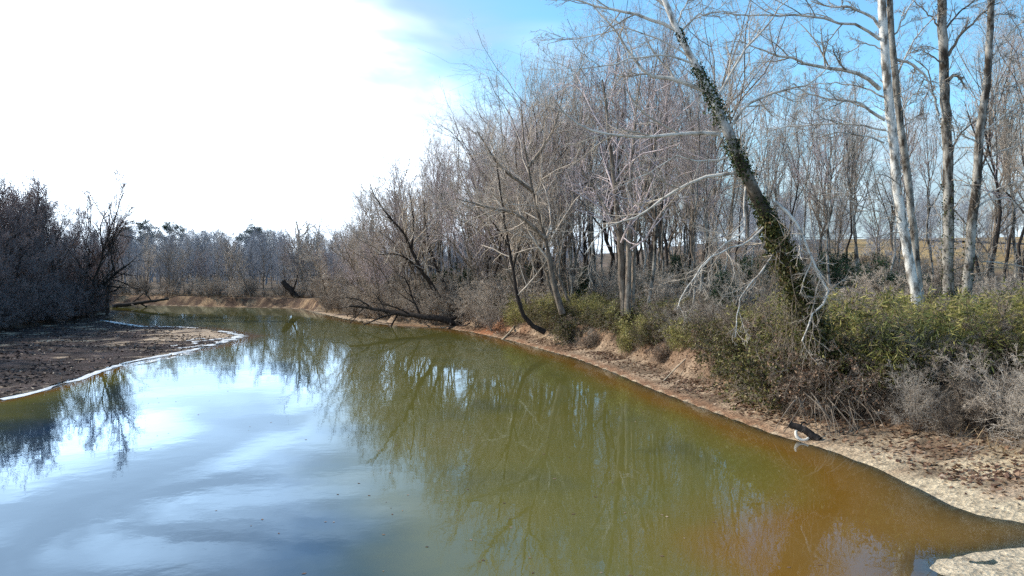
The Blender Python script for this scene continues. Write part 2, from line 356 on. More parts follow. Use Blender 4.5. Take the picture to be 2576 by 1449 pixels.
# ------------------------------------------------------------------ foam and painted sky glints along the bar
def ribbons():
    rng = np.random.default_rng(3)
    pts = np.array([onz(*p)[:2] for p in B_PX][::-1])     # near -> tip -> inlet
    m, nt, out = newmat('foam_and_glint'); g = N(nt, 'ShaderNodeNewGeometry')
    no = N(nt, 'ShaderNodeTexNoise', Scale=5, Detail=6); nt.links.new(g.outputs['Position'], no.inputs['Vector'])
    c = ramp(nt, no.outputs[0], [(.3,(.55,.54,.52)),(.6,(.86,.86,.85))]); b = N(nt, 'ShaderNodeBsdfPrincipled', Roughness=.8); nt.links.new(c, b.inputs['Base Color'])
    nt.links.new(b.outputs[0], out.inputs[0])
    mb = MB()
    def rib(P, w, z, seed):
        P, W = resample(np.c_[P, np.zeros(len(P))], w, 160); T = nrm(np.gradient(P, axis=0)); n = np.stack([-T[:, 1], T[:, 0], T[:, 0]*0], 1)
        j = np.arange(160)
        W = W*sst(.30, .58, vn(j, j*0+seed, 4.3, seed+11)); a = W*(.25+1.2*fbm(j, j*0+seed, 5, seed)); bb = W*(.35+1.1*fbm(j, j*0+seed+5, 7, seed+3))
        o = (fbm(j, j*0, 14, seed+7)-.5)*.8
        A = P+n*(o+a*.5)[:, None]; B = P+n*(o-bb*.5)[:, None]; M = (A+B)/2; A[:, 2] = np.maximum(height(A[:, 0], A[:, 1]), 0)+z; B[:, 2] = np.maximum(height(B[:, 0], B[:, 1]), 0)+z; M[:, 2] = np.maximum(height(M[:, 0], M[:, 1]), 0)+z+.03
        V = np.stack([A, M, B], 1).reshape(-1, 3); i = np.arange(159)*3
        mb.add(V, np.r_[np.stack([i, i+1, i+4, i+3], 1), np.stack([i+1, i+2, i+5, i+4], 1)])
    rib(pts[:8], [.42,.42,.48,.5,.55,.65,.9,1.3], .02, 1)
    rib(pts[6:9], [1.2,1.5,.8], .03, 5)
    rib(pts[9:], [1.0,1.6,1.3,1.1,.9], .02, 9)
    for k, (px, py, qx, qy, w) in enumerate([(430,892,470,884,1.6),(405,905,440,898,.5),(450,880,530,868,.7),(480,868,580,852,.8),(470,860,520,856,.5),(330,918,420,903,.5),(540,866,590,852,.7),(440,874,452,872,1.0)]):  # white streaks painted in for sky reflections on the wet bar
        a, b_ = onz(px, py)[:2], onz(qx, qy)[:2]; mid = (a+b_)/2+rng.normal(size=2)*.4
        rib(np.array([a, mid, b_]), [w*.3, w, w*.3], .025+.003*k, 20+k)
    o = obj('foam', mb.mesh('foam', m)); tag(o, 'line of white foam and painted sky glints edging the dark gravel bar', 'foam', kind='stuff')
ribbons()

# ------------------------------------------------------------------ tree makers
def tree_mesh(seed, h=22, r0=.22, lean=(0, 0), crook=.03, first=.35, n=(16, 8, 6, 5), lr=(.36,.45,.42,.5), ang=(.5,1.0), up=(.16,.09,.05,.03),
              wig=.16, twr=.008, mats=None, stems=1, spread=0.0, K0=14, lean_pow=1.4, topr=.12, cone=.6, limbr=.018):
    rng = np.random.default_rng(seed)
    T = np.linspace(0, 1, K0); P = []; R = []
    for s in range(stems):
        hh = h*(1 if s == 0 else rng.uniform(.65, .98)); a = rng.uniform(0, TAU)
        sd = np.array([math.cos(a), math.sin(a)])*spread*(0.3+rng.random()) if stems > 1 else np.zeros(2)
        L = np.array(lean)+sd
        w = np.cumsum(rng.normal(size=(K0, 2))*crook*hh/K0*2.2, axis=0); w -= w[0]
        b0 = sd*r0*3/max(spread, .01)*.4 if stems > 1 else np.zeros(2)
        p = np.c_[b0[None]+L[None]*(T[:, None]**lean_pow)*hh+w, T*hh*(1-.25*min(1, np.linalg.norm(L)))-.25]
        P.append(p); R.append(r0*(1 if s == 0 else rng.uniform(.5, .9))*((1-T)**.85*(1-topr)+topr)*(1+.35*np.exp(-T*22)))
    P = np.array(P); R = np.array(R)
    tr = MB(); tr.add(*tubes(P, R, 9, .12, rng))
    cr = MB()
    sh = lambda t: (1-cone*np.clip((t-first)/(1-first), 0, 1))
    P1, R1 = grow(rng, P, R, n[0], (first, .99), lambda t: lr[0]*sh(t), ang, 8, up[0], wig*.7, .6, limbr)
    cr.add(*tubes(P1, R1, 5), 1)
    P2, R2 = grow(rng, P1, R1, n[1], (.15, 1), lambda t: lr[1]*(1.15-.6*t), (.4, .95), 5, up[1], wig, .6, .010)
    cr.add(*tubes(P2, R2, 4))
    P3, R3 = grow(rng, P2, R2, n[2], (.1, 1), lambda t: lr[2]*(1.2-.6*t), (.4, 1.0), 4, up[2], wig, .65, twr*1.1)
    cr.add(*tubes(P3, R3, 3))
    if n[3]:
        P4, R4 = grow(rng, P3, R3, n[3], (.1, 1), lambda t: lr[3]*(1.2-.5*t), (.4, 1.0), 3, up[3], wig, .8, twr)
        cr.add(*tubes(P4, R4, 3))
    return tr, cr
class Kind:
    """one tree model (trunk mesh + crown mesh), placed many times"""
    def __init__(s, name, tm, cm, **kw):
        tr, cr = tree_mesh(**kw); s.t = tr.mesh(name+'_trunk', tm); s.c = cr.mesh(name+'_crown', [cm, tm]); s.h = kw.get('h', 22); s.first = True
    def put(s, name, label, cat, x, y, h, rz, group=None, z=None, tilt=(0, 0)):
        e = empty(name, (x, y, gz(x, y) if z is None else z), rz, h/s.h)
        if tilt != (0, 0): e.rotation_euler = (tilt[0], tilt[1], rz)
        tag(e, label, cat, group)
        obj('trunk', s.t, e); obj('crown', s.c, e); return e
rg = np.random.default_rng(11)

tall = [Kind('tall', tb_, m, seed=100+i, h=24, r0=.19, crook=.06, first=f, n=(nl, 8, 5, 4), lr=(.33,.42,.45,.55), ang=(.28,.75), up=(.22,.12,.06,.03), twr=.0065, stems=st, spread=sp, cone=.35, limbr=.028)
        for i, (tb_, m, f, st, sp, nl) in enumerate([(M_bark,M_twig,.36,1,0,15),(M_mott,M_twigp,.45,1,0,14),(M_bark,M_twig,.30,2,.16,11),(M_bark,M_twigp,.40,2,.12,11),(M_mott,M_twigpale,.42,1,0,14),(M_darkbark,M_twig,.5,1,0,13)])]
for i in (0, 3):
    tall[i] = Kind('tall', (M_bark, 0, 0, M_darkbark)[i], (M_twig, 0, 0, M_twigp)[i], seed=170+i, h=24, r0=.24, crook=.10, first=.26, n=(13, 7, 5, 4), lr=(.44,.44,.45,.55), ang=(.45,1.0), up=(.10,.07,.04,.0), wig=.2, twr=.0065, cone=.15, limbr=.04)
tallred = [Kind('tallred', M_darkbark, M_twigred, seed=150+i, h=15, r0=.16, lean=l, crook=.07, first=.25, n=(14, 8, 6, 4), lr=(.38,.42,.45,.55), ang=(.3,.85), up=(.18,.09,.04,.02), twr=.009, stems=st, spread=.2, cone=.3, limbr=.03) for i, (l, st) in enumerate([((.12,-.05),2),((.2,0),1),((0,0),2)])]
slim = [Kind('slim', m0, M_twigp, seed=200+i, h=18, r0=.085, crook=.06, first=.4, n=(13, 6, 5, 4), lr=(.25,.45,.45,.55), ang=(.25,.7), up=(.24,.12,.06,.03), twr=.0065, cone=.4) for i, m0 in enumerate([M_whitebr, M_bark, M_mott])]
spreadk = [Kind('spread', M_bark, m, seed=300+i, h=18, r0=.20, lean=l, crook=.07, first=.28, n=(12, 7, 5, 4), lr=(.44,.42,.42,.5), ang=(.4,1.0), up=(.13,.07,.03,.0), twr=.008, cone=.4, limbr=.03, stems=st, spread=.28)
           for i, (m, l, st) in enumerate([(M_twig,(-.25,-.1),2),(M_twig,(-.35,0),1),(M_twigp,(-.1,0),3)])]
thick = [Kind('thick', M_darkbark, M_twigred, seed=400+i, h=14, r0=.15, lean=l, crook=.08, first=.15, n=(17, 8, 6, 5), lr=(.42,.42,.42,.5), ang=(.5,1.1), up=(.10,.06,.02,.0), twr=.011, stems=3, spread=.3)
         for i, l in enumerate([(.15,-.05),(.3,0),(0,0)])]
bush = [Kind('bush', m0, m, seed=500+i, h=5, r0=.045, crook=.1, first=.08, n=(10, 6, 5, 4), lr=(.45,.45,.45,.5), ang=(.4,1.0), up=(.04,.0,-.03,-.04), wig=.22, twr=.0055, stems=9, spread=.55, K0=8)
        for i, (m0, m) in enumerate([(M_bark,M_twig),(M_darkbark,M_twigred),(M_bark,M_twigpale),(M_darkbark,M_twigbrown)])]
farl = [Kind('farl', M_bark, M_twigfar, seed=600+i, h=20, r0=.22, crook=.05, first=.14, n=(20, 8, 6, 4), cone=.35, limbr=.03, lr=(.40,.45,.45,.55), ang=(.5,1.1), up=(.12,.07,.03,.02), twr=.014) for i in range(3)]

# ------------------------------------------------------------------ hero trees, traced limb by limb
def hero(name, label, depth, trunk, widths, limbs, tm, lm, seed, wf=.8, vine=False, ivy=None, twn=(7, 6, 5), twr=.006, ivyd=2600, group=None, twlen=1.0, ydrift=.25, clings=.10):
    rng = np.random.default_rng(seed)
    P = np.array([at(px, py, depth) for px, py in trunk]); pxm = depth/F
    W = np.array(widths)*pxm*.5*wf
    base = P[0].copy(); base[2] = gz(base[0], base[1])-.15
    if P[0][2] > base[2]+.3:
        P = np.vstack([base+(P[0]-P[1])*np.array([.5, .5, 0]), P]); W = np.r_[W[0]*1.15, W]
    base = P[0].copy(); base[2] = max(base[2], gz(base[0], base[1])-.15)
    Pt, Wt = resample(P, W, 40); Pt = Pt+np.c_[rng.normal(size=(40, 3))*Wt[:, None]*.08]
    e = empty(name, tuple(base)); tag(e, label, 'tree', group)
    tb = MB(); V, Fc = tubes(Pt[None], Wt[None], 14, .10, rng); tb.add(V-base, Fc)
    trunk_o = obj('trunk', tb.mesh('trunk', tm), e)
    allP = [];allR = []
    for k, l in enumerate(limbs):
        pts, w0, w1 = l[0], l[1], l[2]; dr = l[3] if len(l) > 3 else rng.uniform(-ydrift, ydrift)
        L0 = pts[0]; q = []
        for (px, py) in pts:
            dl = math.hypot(px-L0[0], py-L0[1])*pxm*dr; q.append(at(px, py, depth+dl))
        q, w = resample(q, np.linspace(w0, w1, len(q))*pxm*(.6 if w0 > 6.5 else .48), 12); q[1:] += rng.normal(size=(11, 3))*.035
        allP.append(q); allR.append(w)
        lb = MB(); V, Fc = tubes(q[None], w[None], 7, .1, rng); lb.add(V-base, Fc); obj('limb', lb.mesh('limb', lm), e)
    A = np.array(allP); R = np.array(allR); cr = MB()
    P2, R2 = grow(rng, A, R, twn[0], (.2, 1), lambda t: .34*twlen*(1.1-.5*t), (.4, .95), 6, .03, .16, .55, .010)
    for a in (tubes(P2, R2, 5),): cr.add(a[0]-base, a[1])
    P3, R3 = grow(rng, P2, R2, twn[1], (.15, 1), lambda t: .42*(1.1-.5*t), (.4, 1.0), 4, .03, .18, .6, twr*1.2)
    V, Fc = tubes(P3, R3, 4); cr.add(V-base, Fc)
    P4, R4 = grow(rng, P3, R3, twn[2], (.15, 1), lambda t: .5*(1.1-.5*t), (.4, 1.0), 3, .02, .18, .7, twr)
    V, Fc = tubes(P4, R4, 3); cr.add(V-base, Fc)
    # fine side shoots straight off the trunk
    Ps, Rs = grow(rng, Pt[None], Wt[None], 26, (.12, .98), lambda t: 1.0, (.6, 1.3), 5, .04, .2, .12, .008, L=1.6)
    V, Fc = tubes(Ps, Rs, 4); cr.add(V-base, Fc)
    Pq, Rq = grow(rng, Ps, Rs, 6, (.2, 1), lambda t: .45, (.4, 1.0), 3, .0, .2, .7, twr); V, Fc = tubes(Pq, Rq, 3); cr.add(V-base, Fc)
    obj('crown', cr.mesh('crown', M_twigpale), e)
    if ivy:
        t = ivy[0]+(ivy[1]-ivy[0])*rng.beta(1.0, ivy[2]+.6, ivyd); pk = vn(t*26, t*0+seed*3, 1.0) > np.clip(t/ivy[1]*.75, 0, .7); t = t[pk]; ivyd = len(t); k = t*39; i0 = np.minimum(k.astype(int), 38); f = (k-i0)[:, None]
        c = Pt[i0]*(1-f)+Pt[i0+1]*f; r = np.interp(t, np.linspace(0, 1, 40), Wt)
        cl = .5+.9*vn(t*60, t*0+seed, 1.0); a = nrm(rng.normal(size=(ivyd, 3)))*(r*(.85)+np.abs(rng.normal(size=ivyd))*clings*cl*(1.5-t))[:, None]
        iv = MB(); V, Fc = leaves(rng, c+a-base, .095, .08); iv.add(V, Fc)
        obj('ivy', iv.mesh('ivy', M_ivy, False), trunk_o)
    if vine:
        m = 9000; t = .40*rng.random(m)**.9; k = t*39; i0 = np.minimum(k.astype(int), 38); f = (k-i0)[:, None]; c = Pt[i0]*(1-f)+Pt[i0+1]*f
        o = nrm(rng.normal(size=(m, 3))*np.array([1, 1, .4]))*(np.interp(t, np.linspace(0, 1, 40), Wt)+np.abs(rng.normal(size=m))*.42*(1.15-2.2*t)*(.3+1.2*vn(t*70, t*0+3, 1.0)))[:, None]
        vb = MB(); V, Fc = leaves(rng, c+o-base, .15, .09, np.array([0, 0, -.6])); vb.add(V, Fc)
        n = 90; Pv = np.zeros((n, 9, 3)); q = .42*rng.random(n); k = (q*39).astype(int); a = rng.uniform(0, TAU, n); T = np.linspace(0, 1, 9)
        h0 = np.stack([np.cos(a), np.sin(a), a*0], 1)*(Wt[k]+.1)[:, None]; ln = rng.uniform(1, 4, n)
        Pv[:] = (Pt[k]+h0)[:, None, :]+h0[:, None, :]*(np.sin(T*3)*rng.uniform(.2, 2.5, n)[:, None])[..., None]; Pv[:, :, 2] -= T[None]*ln[:, None]; Pv[:, 1:, :2] += np.cumsum(rng.normal(size=(n, 8, 2))*.07, 1)
        Vv, Fv = tubes(Pv, np.repeat(np.linspace(.014, .006, 9)[None], n, 0), 4); vb.add(Vv-base, Fv, 1)
        Pw, Rw = grow(rng, Pv, np.full((n, 9), .009), 9, (.1, 1), lambda t: .22, (.5, 1.2), 4, -.05, .25, .8, .006); Vv, Fv = tubes(Pw, Rw, 3); vb.add(Vv-base, Fv, 1)
        obj('hanging_vines', vb.mesh('hanging_vines', [M_vine, M_twigbrown], False), e)
    return e
def c2(*p): return [(1635+x*.521, y*.521) for x, y in p]
hero('sycamore_tree', 'leaning white sycamore with an ivy clad lower trunk, tipping over the river', 33.5,
     [(2118,955),(2050,835),(2000,705),(1950,592),(1902,492),(1860,402),(1817,302),(1782,225),(1742,150),(1706,80),(1672,0),(1640,-90),(1600,-210)],
     [70,64,58,52,47,40,34,30,26,23,20,17,12],
     [([(1703,78),(1635,50),(1560,30),(1490,12),(1400,-15),(1330,-20)],8,2),
      ([(1782,232),(1700,200),(1625,180),(1598,150),(1550,80),(1490,15)],11,2),
      ([(1808,338),(1720,336),(1610,347),(1530,338),(1440,300),(1390,262)],10,2),
      ([(1852,434),(1770,446),(1690,486),(1610,542),(1530,572),(1470,640)],8,2),
      ([(1833,323),(1870,271),(1958,232),(2030,215),(2090,160)],7,2),
      ([(1796,266),(1827,208),(1885,115),(1930,60),(2000,-30)],7,2),
      ([(1713,78),(1745,47),(1787,31),(1860,35)],6,2),
      ([(1703,68),(1714,31),(1738,-10),(1760,-70)],5,2),
      ([(1876,470),(1870,530),(1873,577),(1820,615),(1780,660),(1745,720)],6,2,-.3),
      ([(1949,508),(2012,577),(2054,681),(2080,745),(2045,800),(2018,860)],8,2.5,-.25),
      ([(1985,640),(2010,625),(2060,697),(2085,750)],6,2,-.4),
      ([(1755,165),(1690,140),(1610,142),(1540,160),(1460,175),(1370,150)],6,1.5),
      ([(1740,150),(1650,95),(1580,75),(1480,90),(1380,110)],5,1.5),
      ([(1830,395),(1760,405),(1700,395),(1640,430),(1560,470)],5,1.5,-.4),
      ([(1690,40),(1640,-20),(1580,-60)],7,2),
      ([(1930,560),(1880,610),(1800,640),(1740,700),(1700,780)],6,2,-.5),
      ([(1960,620),(1900,700),(1860,760),(1850,850)],5,2,-.4)],
     M_lean, M_whitebr, 41, wf=.68, vine=True, ivy=(0.0, .84, .9), twn=(7, 6, 5), twr=.0065, ivyd=19000, clings=.14)
hero('sycamore_tree', 'tall white sycamore trunk lit from the left, front one of a close pair', 40,
     [(2316,860),(2304,740),(2286,650),(2268,550),(2256,460),(2246,350),(2236,250),(2226,130),(2219,0),(2214,-150),(2205,-330)],
     [36,32,30,29,28,28,27,26,25,22,14],
     [(c2((1110,430),(1050,380),(950,340),(830,330),(720,295),(600,265),(520,235),(430,190)),10,2),
      (c2((1135,580),(1060,530),(980,490),(880,475),(760,450),(690,400)),7,2),
      (c2((1140,630),(1000,605),(850,595),(700,610),(560,620)),6,2),
      (c2((1130,690),(1000,650),(850,645),(700,700)),5,1.5),
      (c2((1120,140),(1060,75),(980,40),(850,30),(780,5)),7,2),
      (c2((1110,190),(1040,140),(900,105),(700,75),(500,75),(330,65)),7,2),
      (c2((1200,1000),(1100,970),(950,935),(800,920)),4,1.5),
      (c2((1195,1075),(1120,1030),(1000,985),(900,930)),4,1.5),
      (c2((1130,240),(1040,210),(960,250),(880,255)),4,1.5),
      (c2((1120,-40),(1040,-90),(950,-100)),7,2),(c2((1130,470),(1040,430),(900,400),(760,410)),5,1.5)],
     M_white, M_whitebr, 42, twn=(9, 7, 6), ivyd=0)
hero('sycamore_tree', 'grey mottled sycamore trunk close behind the whiter front trunk of its pair', 41.2,
     [(2326,850),(2312,720),(2304,640),(2289,500),(2277,400),(2262,290),(2252,200),(2244,100),(2238,0),(2240,-150),(2248,-320)],
     [26,24,23,22,22,21,21,20,19,17,11],
     [(c2((1165,200),(1220,90),(1260,20),(1300,-60)),5,2),(c2((1170,280),(1260,310),(1320,360),(1365,450),(1390,560)),7,2),(c2((1190,380),(1240,260),(1330,130),(1390,60)),5,2),
      (c2((1210,560),(1260,470),(1350,400)),4,1.5),(c2((1225,620),(1290,560),(1340,540)),4,1.5),(c2((1150,60),(1090,-20),(1040,-90)),5,2)],
     M_mott, M_whitebr, 43, twn=(9, 7, 6))
hero('sycamore_tree', 'mottled brown trunk furred with dry vine, between the white pair and the rightmost trunk', 42,
     [(2384,850),(2384,780),(2386,680),(2386,520),(2384,396),(2380,260),(2372,104),(2369,0),(2368,-150),(2370,-300)],
     [40,36,33,31,30,29,28,26,22,14],
     [(c2((1420,150),(1480,70),(1560,10),(1640,-60)),6,2),(c2((1440,270),(1490,180),(1590,80),(1690,10)),7,2),(c2((1440,390),(1470,365),(1500,380),(1520,420)),8,3),
      (c2((1450,760),(1490,660),(1560,590),(1640,540)),6,2),(c2((1400,140),(1340,60),(1270,0)),5,2),(c2((1395,560),(1370,450),(1330,330),(1280,290)),5,2),(c2((1400,300),(1330,250),(1270,240)),4,1.5)],
     M_mott, M_bark, 44, ivy=(0.0, .8, .9), ivyd=3000, clings=.09, twn=(9, 7, 6))
hero('sycamore_tree', 'rightmost tall trunk, white above and dark below, arching branches to the right', 41,
     [(2428,860),(2432,740),(2440,625),(2449,521),(2458,443),(2462,365),(2470,292),(2482,208),(2489,104),(2495,0),(2502,-140),(2510,-300)],
     [36,31,29,28,27,25,24,22,20,18,16,10],
     [(c2((1640,280),(1720,190),(1800,100),(1900,20)),5,2),(c2((1600,640),(1680,580),(1800,510),(1900,480)),6,2),(c2((1570,1010),(1630,970),(1730,960),(1790,1020),(1820,1080)),6,2),
      (c2((1590,960),(1700,900),(1806,870),(1900,860)),5,2),(c2((1605,800),(1680,740),(1800,690)),5,2),(c2((1630,330),(1700,280),(1806,260)),4,1.5),(c2((1585,690),(1500,640),(1460,560)),4,1.5),
      (c2((1650,80),(1720,60),(1806,90)),4,1.5),(c2((1615,500),(1700,430),(1800,400)),4,1.5),(c2((1655,30),(1580,-40),(1500,-60)),4,1.5),(c2((1560,1090),(1600,1260),(1700,1270),(1806,1290)),5,2)],
     M_mott, M_whitebr, 45, ivy=(0.0, .45, 1.0), ivyd=1200, clings=.06, twn=(9, 7, 6))

# ------------------------------------------------------------------ the wood on the right bank
def scatter(n, xr, yr, ok, gap, seed, tries=60000):
    rng = np.random.default_rng(seed); m = 12000
    x = rng.uniform(*xr, m); y = rng.uniform(*yr, m); d, dl, bm = fields(x, y); keep = ok(x, y, d, dl, bm)
    out = []
    for a, b in zip(x[keep], y[keep]):
        if all((a-p)**2+(b-q)**2 > gap*gap for p, q in out):
            out.append((a, b))
            if len(out) >= n: break
    return out
def pxof(x, y): return CX+F*x/y
def skyline(p, y, x):
    ys = float(np.interp(p, [830, 940, 1050, 1170, 1250, 1340, 1500, 1700, 2576], [575, 455, 390, 330, 285, 215, 125, 70, 60]))
    return min(27, ((675-ys)/F*y+HC-gz(x, y))*(.95 if p < 1120 else .88 if p < 1450 else .96))
# tall wood
for i, (x, y) in enumerate(scatter(150, (-45, 85), (46, 150), lambda x, y, d, dl, b: (d > 6.5) & (d < 62) & (x > -38) & (np.abs(x/y) < .74) & ((x/y < .3) | (y > 58)) & (x/y > -.22) & ((x/y < .22) | (np.sin(x*37.1+y*91.7) > .15)), 3.0, 21)):
    p = pxof(x, y)
    hmax = skyline(p, y, x)
    kd = tall[rg.integers(6)] if rg.random() < .62 else slim[rg.integers(3)]
    kd.put('bare_tree', 'bare grey tree in the leafless wood along the right bank', 'tree', x, y, hmax*rg.uniform(.72, 1.03), rg.uniform(0, TAU), 'leafless trees of the wood on the right bank')
for i, (x, y) in enumerate(scatter(22, (-14, 30), (62, 130), lambda x, y, d, dl, b: (d > 7) & (d < 40) & (x/y > -.13) & (x/y < .22), 2.6, 27)):
    p = pxof(x, y); hmax = skyline(p, y, x)
    tall[i % 6].put('bare_tree', 'bare grey tree in the leafless wood along the right bank', 'tree', x, y, hmax*rg.uniform(.85, 1.03), rg.uniform(0, TAU), 'leafless trees of the wood on the right bank')
# spreading trees leaning out at the water's edge
for i, (x, y) in enumerate(scatter(22, (-40, 30), (56, 146), lambda x, y, d, dl, b: (d > 2.6) & (d < 8) & (x/y < .10) & (x/y > -.24), 3.2, 22)):
    p = pxof(x, y); hm = float(np.interp(p, [800, 950, 1150, 1400, 1700], [10, 14, 17, 17, 14]))
    spreadk[i % 3].put('spreading_tree', 'dark spreading bare tree leaning out from the edge of the right bank', 'tree', x, y, hm*rg.uniform(.75, 1.05), rg.uniform(-.6, .6)+.3, 'spreading trees at the edge of the right bank')
# background wood beyond the right bank, on the flat and the hill
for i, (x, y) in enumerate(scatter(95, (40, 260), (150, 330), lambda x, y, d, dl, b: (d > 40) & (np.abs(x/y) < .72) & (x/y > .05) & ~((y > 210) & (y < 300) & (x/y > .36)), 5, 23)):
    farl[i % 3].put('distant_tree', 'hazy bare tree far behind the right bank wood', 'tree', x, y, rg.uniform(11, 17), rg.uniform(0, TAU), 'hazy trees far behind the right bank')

# ------------------------------------------------------------------ far bank at the bend
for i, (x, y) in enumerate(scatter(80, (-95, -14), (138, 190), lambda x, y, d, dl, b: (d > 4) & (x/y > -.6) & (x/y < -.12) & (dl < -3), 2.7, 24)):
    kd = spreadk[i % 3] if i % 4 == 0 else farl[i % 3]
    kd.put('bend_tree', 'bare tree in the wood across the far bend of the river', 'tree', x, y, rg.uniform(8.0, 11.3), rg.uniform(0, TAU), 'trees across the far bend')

# ------------------------------------------------------------------ left bank thicket
for i, (x, y) in enumerate(scatter(120, (-120, -44), (36, 142), lambda x, y, d, dl, b: (dl > .6) & (dl < 16) & (x/y < -.36), 2.5, 25)):
    dl = float(fields(np.array([x]), np.array([y]))[1][0])
    (thick if dl < 4 or i % 5 == 0 else tallred)[i % 3].put('thicket_tree', 'dark reddish leafless tree in the thicket on the left bank', 'tree', x, y, (rg.uniform(7.5, 10.5) if dl < 5 else rg.uniform(10.5, 15.5))*(1-.25*float(sst(105, 128, y))), rg.uniform(-.7, .7), 'thicket trees on the left bank')
for px, py, Y, k in [(20,480,96,0),(75,520,100,3),(140,500,104,1),(215,475,108,0),(262,540,112,3),(110,540,108,2),(40,540,104,1)]:
    p = at(px, py, Y); tallred[k % 3].put('tall_tree', 'taller lacy bare tree rising out of the left bank thicket against the white sky', 'tree', p[0], Y, (p[2]-gz(p[0], Y))*1.1, rg.uniform(0, TAU), 'tall lacy trees over the left thicket')
for i, (x, y) in enumerate(scatter(90, (-90, -44), (60, 140), lambda x, y, d, dl, b: (dl > -1.0) & (dl < 4) & (x/y < -.38), 1.6, 26)):
    bush[1].put('bare_bush', 'dark twiggy bush at the foot of the left bank thicket', 'bush', x, y, rg.uniform(3.5, 6), rg.uniform(0, TAU), 'dark bushes at the foot of the left bank')

# ------------------------------------------------------------------ distant wood, one mass
def far_wood():
    rng = np.random.default_rng(77); mb = MB()
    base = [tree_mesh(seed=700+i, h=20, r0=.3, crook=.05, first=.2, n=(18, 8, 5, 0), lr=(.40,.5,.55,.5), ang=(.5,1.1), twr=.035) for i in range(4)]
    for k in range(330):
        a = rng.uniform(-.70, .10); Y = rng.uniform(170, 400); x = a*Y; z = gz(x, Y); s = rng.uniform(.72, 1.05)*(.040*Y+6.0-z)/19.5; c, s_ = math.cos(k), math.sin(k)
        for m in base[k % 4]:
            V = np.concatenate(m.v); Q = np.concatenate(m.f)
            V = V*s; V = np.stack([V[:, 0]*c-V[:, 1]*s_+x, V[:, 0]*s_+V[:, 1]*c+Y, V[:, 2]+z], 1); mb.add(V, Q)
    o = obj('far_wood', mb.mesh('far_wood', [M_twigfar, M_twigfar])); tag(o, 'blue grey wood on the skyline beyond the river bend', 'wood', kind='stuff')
far_wood()
# pines rising over the distant wood
def pine(x, y, h, label, seed):
    rng = np.random.default_rng(seed); e = empty('pine_tree', (x, y, gz(x, y))); tag(e, label, 'tree')
    t = MB(); P = np.zeros((1, 8, 3)); P[0, :, 2] = np.linspace(-.2, h, 8); R = np.linspace(.3, .06, 8)[None]; t.add(*tubes(P, R, 8)); obj('trunk', t.mesh('trunk', M_darkbark), e)
    P1, R1 = grow(rng, P, R, 26, (.5, 1), lambda t: .26*(1.25-.8*np.abs(t-.7)*2.2), (1.0, 1.45), 5, .06, .1, .4, .03)
    cr = MB(); cr.add(*tubes(P1, R1, 4), 1)
    P2, _ = grow(rng, P1, R1, 9, (.4, 1), lambda t: .3, (.4, .9), 3, .1, .1, .5, .02)
    c = np.repeat(P2[:, -1], 34, 0); c = c+rng.normal(size=c.shape)*np.array([.5, .5, .28]); cr.add(*leaves(rng, c, .5, .16))
    obj('crown', cr.mesh('crown', [M_pine, M_darkbark], False), e)
for px, py, Y, s, lb in [(352,576,290,1,'round topped dark green pine standing on the skyline at far left'),(432,579,300,2,'flat topped dark green pine on the skyline right of the round topped one'),
                        (305,590,280,3,'leftmost and lowest dark green pine on the skyline, partly behind the left thicket'),(640,583,310,4,'small green pine on the skyline above the middle of the far bank')]:
    p = at(px, py, Y); pine(p[0], Y, p[2]-gz(p[0], Y)+.4, lb, s)

# ------------------------------------------------------------------ cane and bushes on the right bank
def cane_kind(seed, n, h, mat, sp):
    rng = np.random.default_rng(seed); P = np.zeros((n, 6, 3)); a = rng.uniform(0, TAU, n); r = sp*np.sqrt(rng.random(n))
    b = np.stack([np.cos(a)*r, np.sin(a)*r], 1); T = np.linspace(0, 1, 6); hh = h*rng.uniform(.5, 1.0, n)
    ln = rng.normal(size=(n, 2))*.20+b*.18
    P[:, :, :2] = b[:, None]+ln[:, None]*(T**1.8)[None, :, None]*hh[:, None, None]; P[:, :, 2] = T[None]*hh[:, None]-.1
    R = np.repeat(np.linspace(.012, .004, 6)[None], n, 0)
    st = MB(); st.add(*tubes(P, R, 4))
    m = 46; idx = np.repeat(np.arange(n), m); t = .12+.88*rng.random(len(idx))**.75; k = np.minimum((t*5).astype(int), 4); f = (t*5-k)[:, None]
    p = P[idx, k]*(1-f)+P[idx, k+1]*f+rng.normal(size=(len(idx), 3))*np.array([.15, .15, .1])
    dr = nrm(np.c_[rng.normal(size=(len(idx), 2)), rng.normal(size=len(idx))*.5-.15])
    lf = MB(); lf.add(*leaves(rng, p, .27, .040, dr))
    return st.mesh('cane_stems', M_stem), lf.mesh('cane_leaves', mat, False)
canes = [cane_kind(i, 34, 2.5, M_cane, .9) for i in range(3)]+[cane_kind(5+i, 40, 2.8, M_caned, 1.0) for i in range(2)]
def put_cane(x, y, s, k, label, group):
    e = empty('cane_clump', (x, y, gz(x, y)), rg.uniform(0, TAU), s); tag(e, label, 'cane', group)
    obj('stem', canes[k][0], e); obj('foliage', canes[k][1], e)
for i, (x, y) in enumerate(scatter(105, (-4, 40), (26, 96), lambda x, y, d, dl, b: (d > 4.0+.6*np.sin(y)-1.5*sst(40, 60, y)) & (d < 15) & (x/y < .30), 1.1, 31)):
    put_cane(x, y, rg.uniform(.35, 1.1), rg.integers(3), 'yellow green river cane clump on top of the right bank', 'river cane on the right bank')
for i, (x, y) in enumerate(scatter(130, (8, 34), (25, 46), lambda x, y, d, dl, b: (d > 4.6+3.6*sst(.46,.60,x/y)) & (d < 20) & (x/y >= .30) & (x/y < .70), 1.05, 32)):
    put_cane(x, y, rg.uniform(.5, 1.35), 3+i % 2 if rg.random() < .5 else rg.integers(3), 'deep green cane clump below the tall sycamores at the right', 'green cane below the tall sycamores')
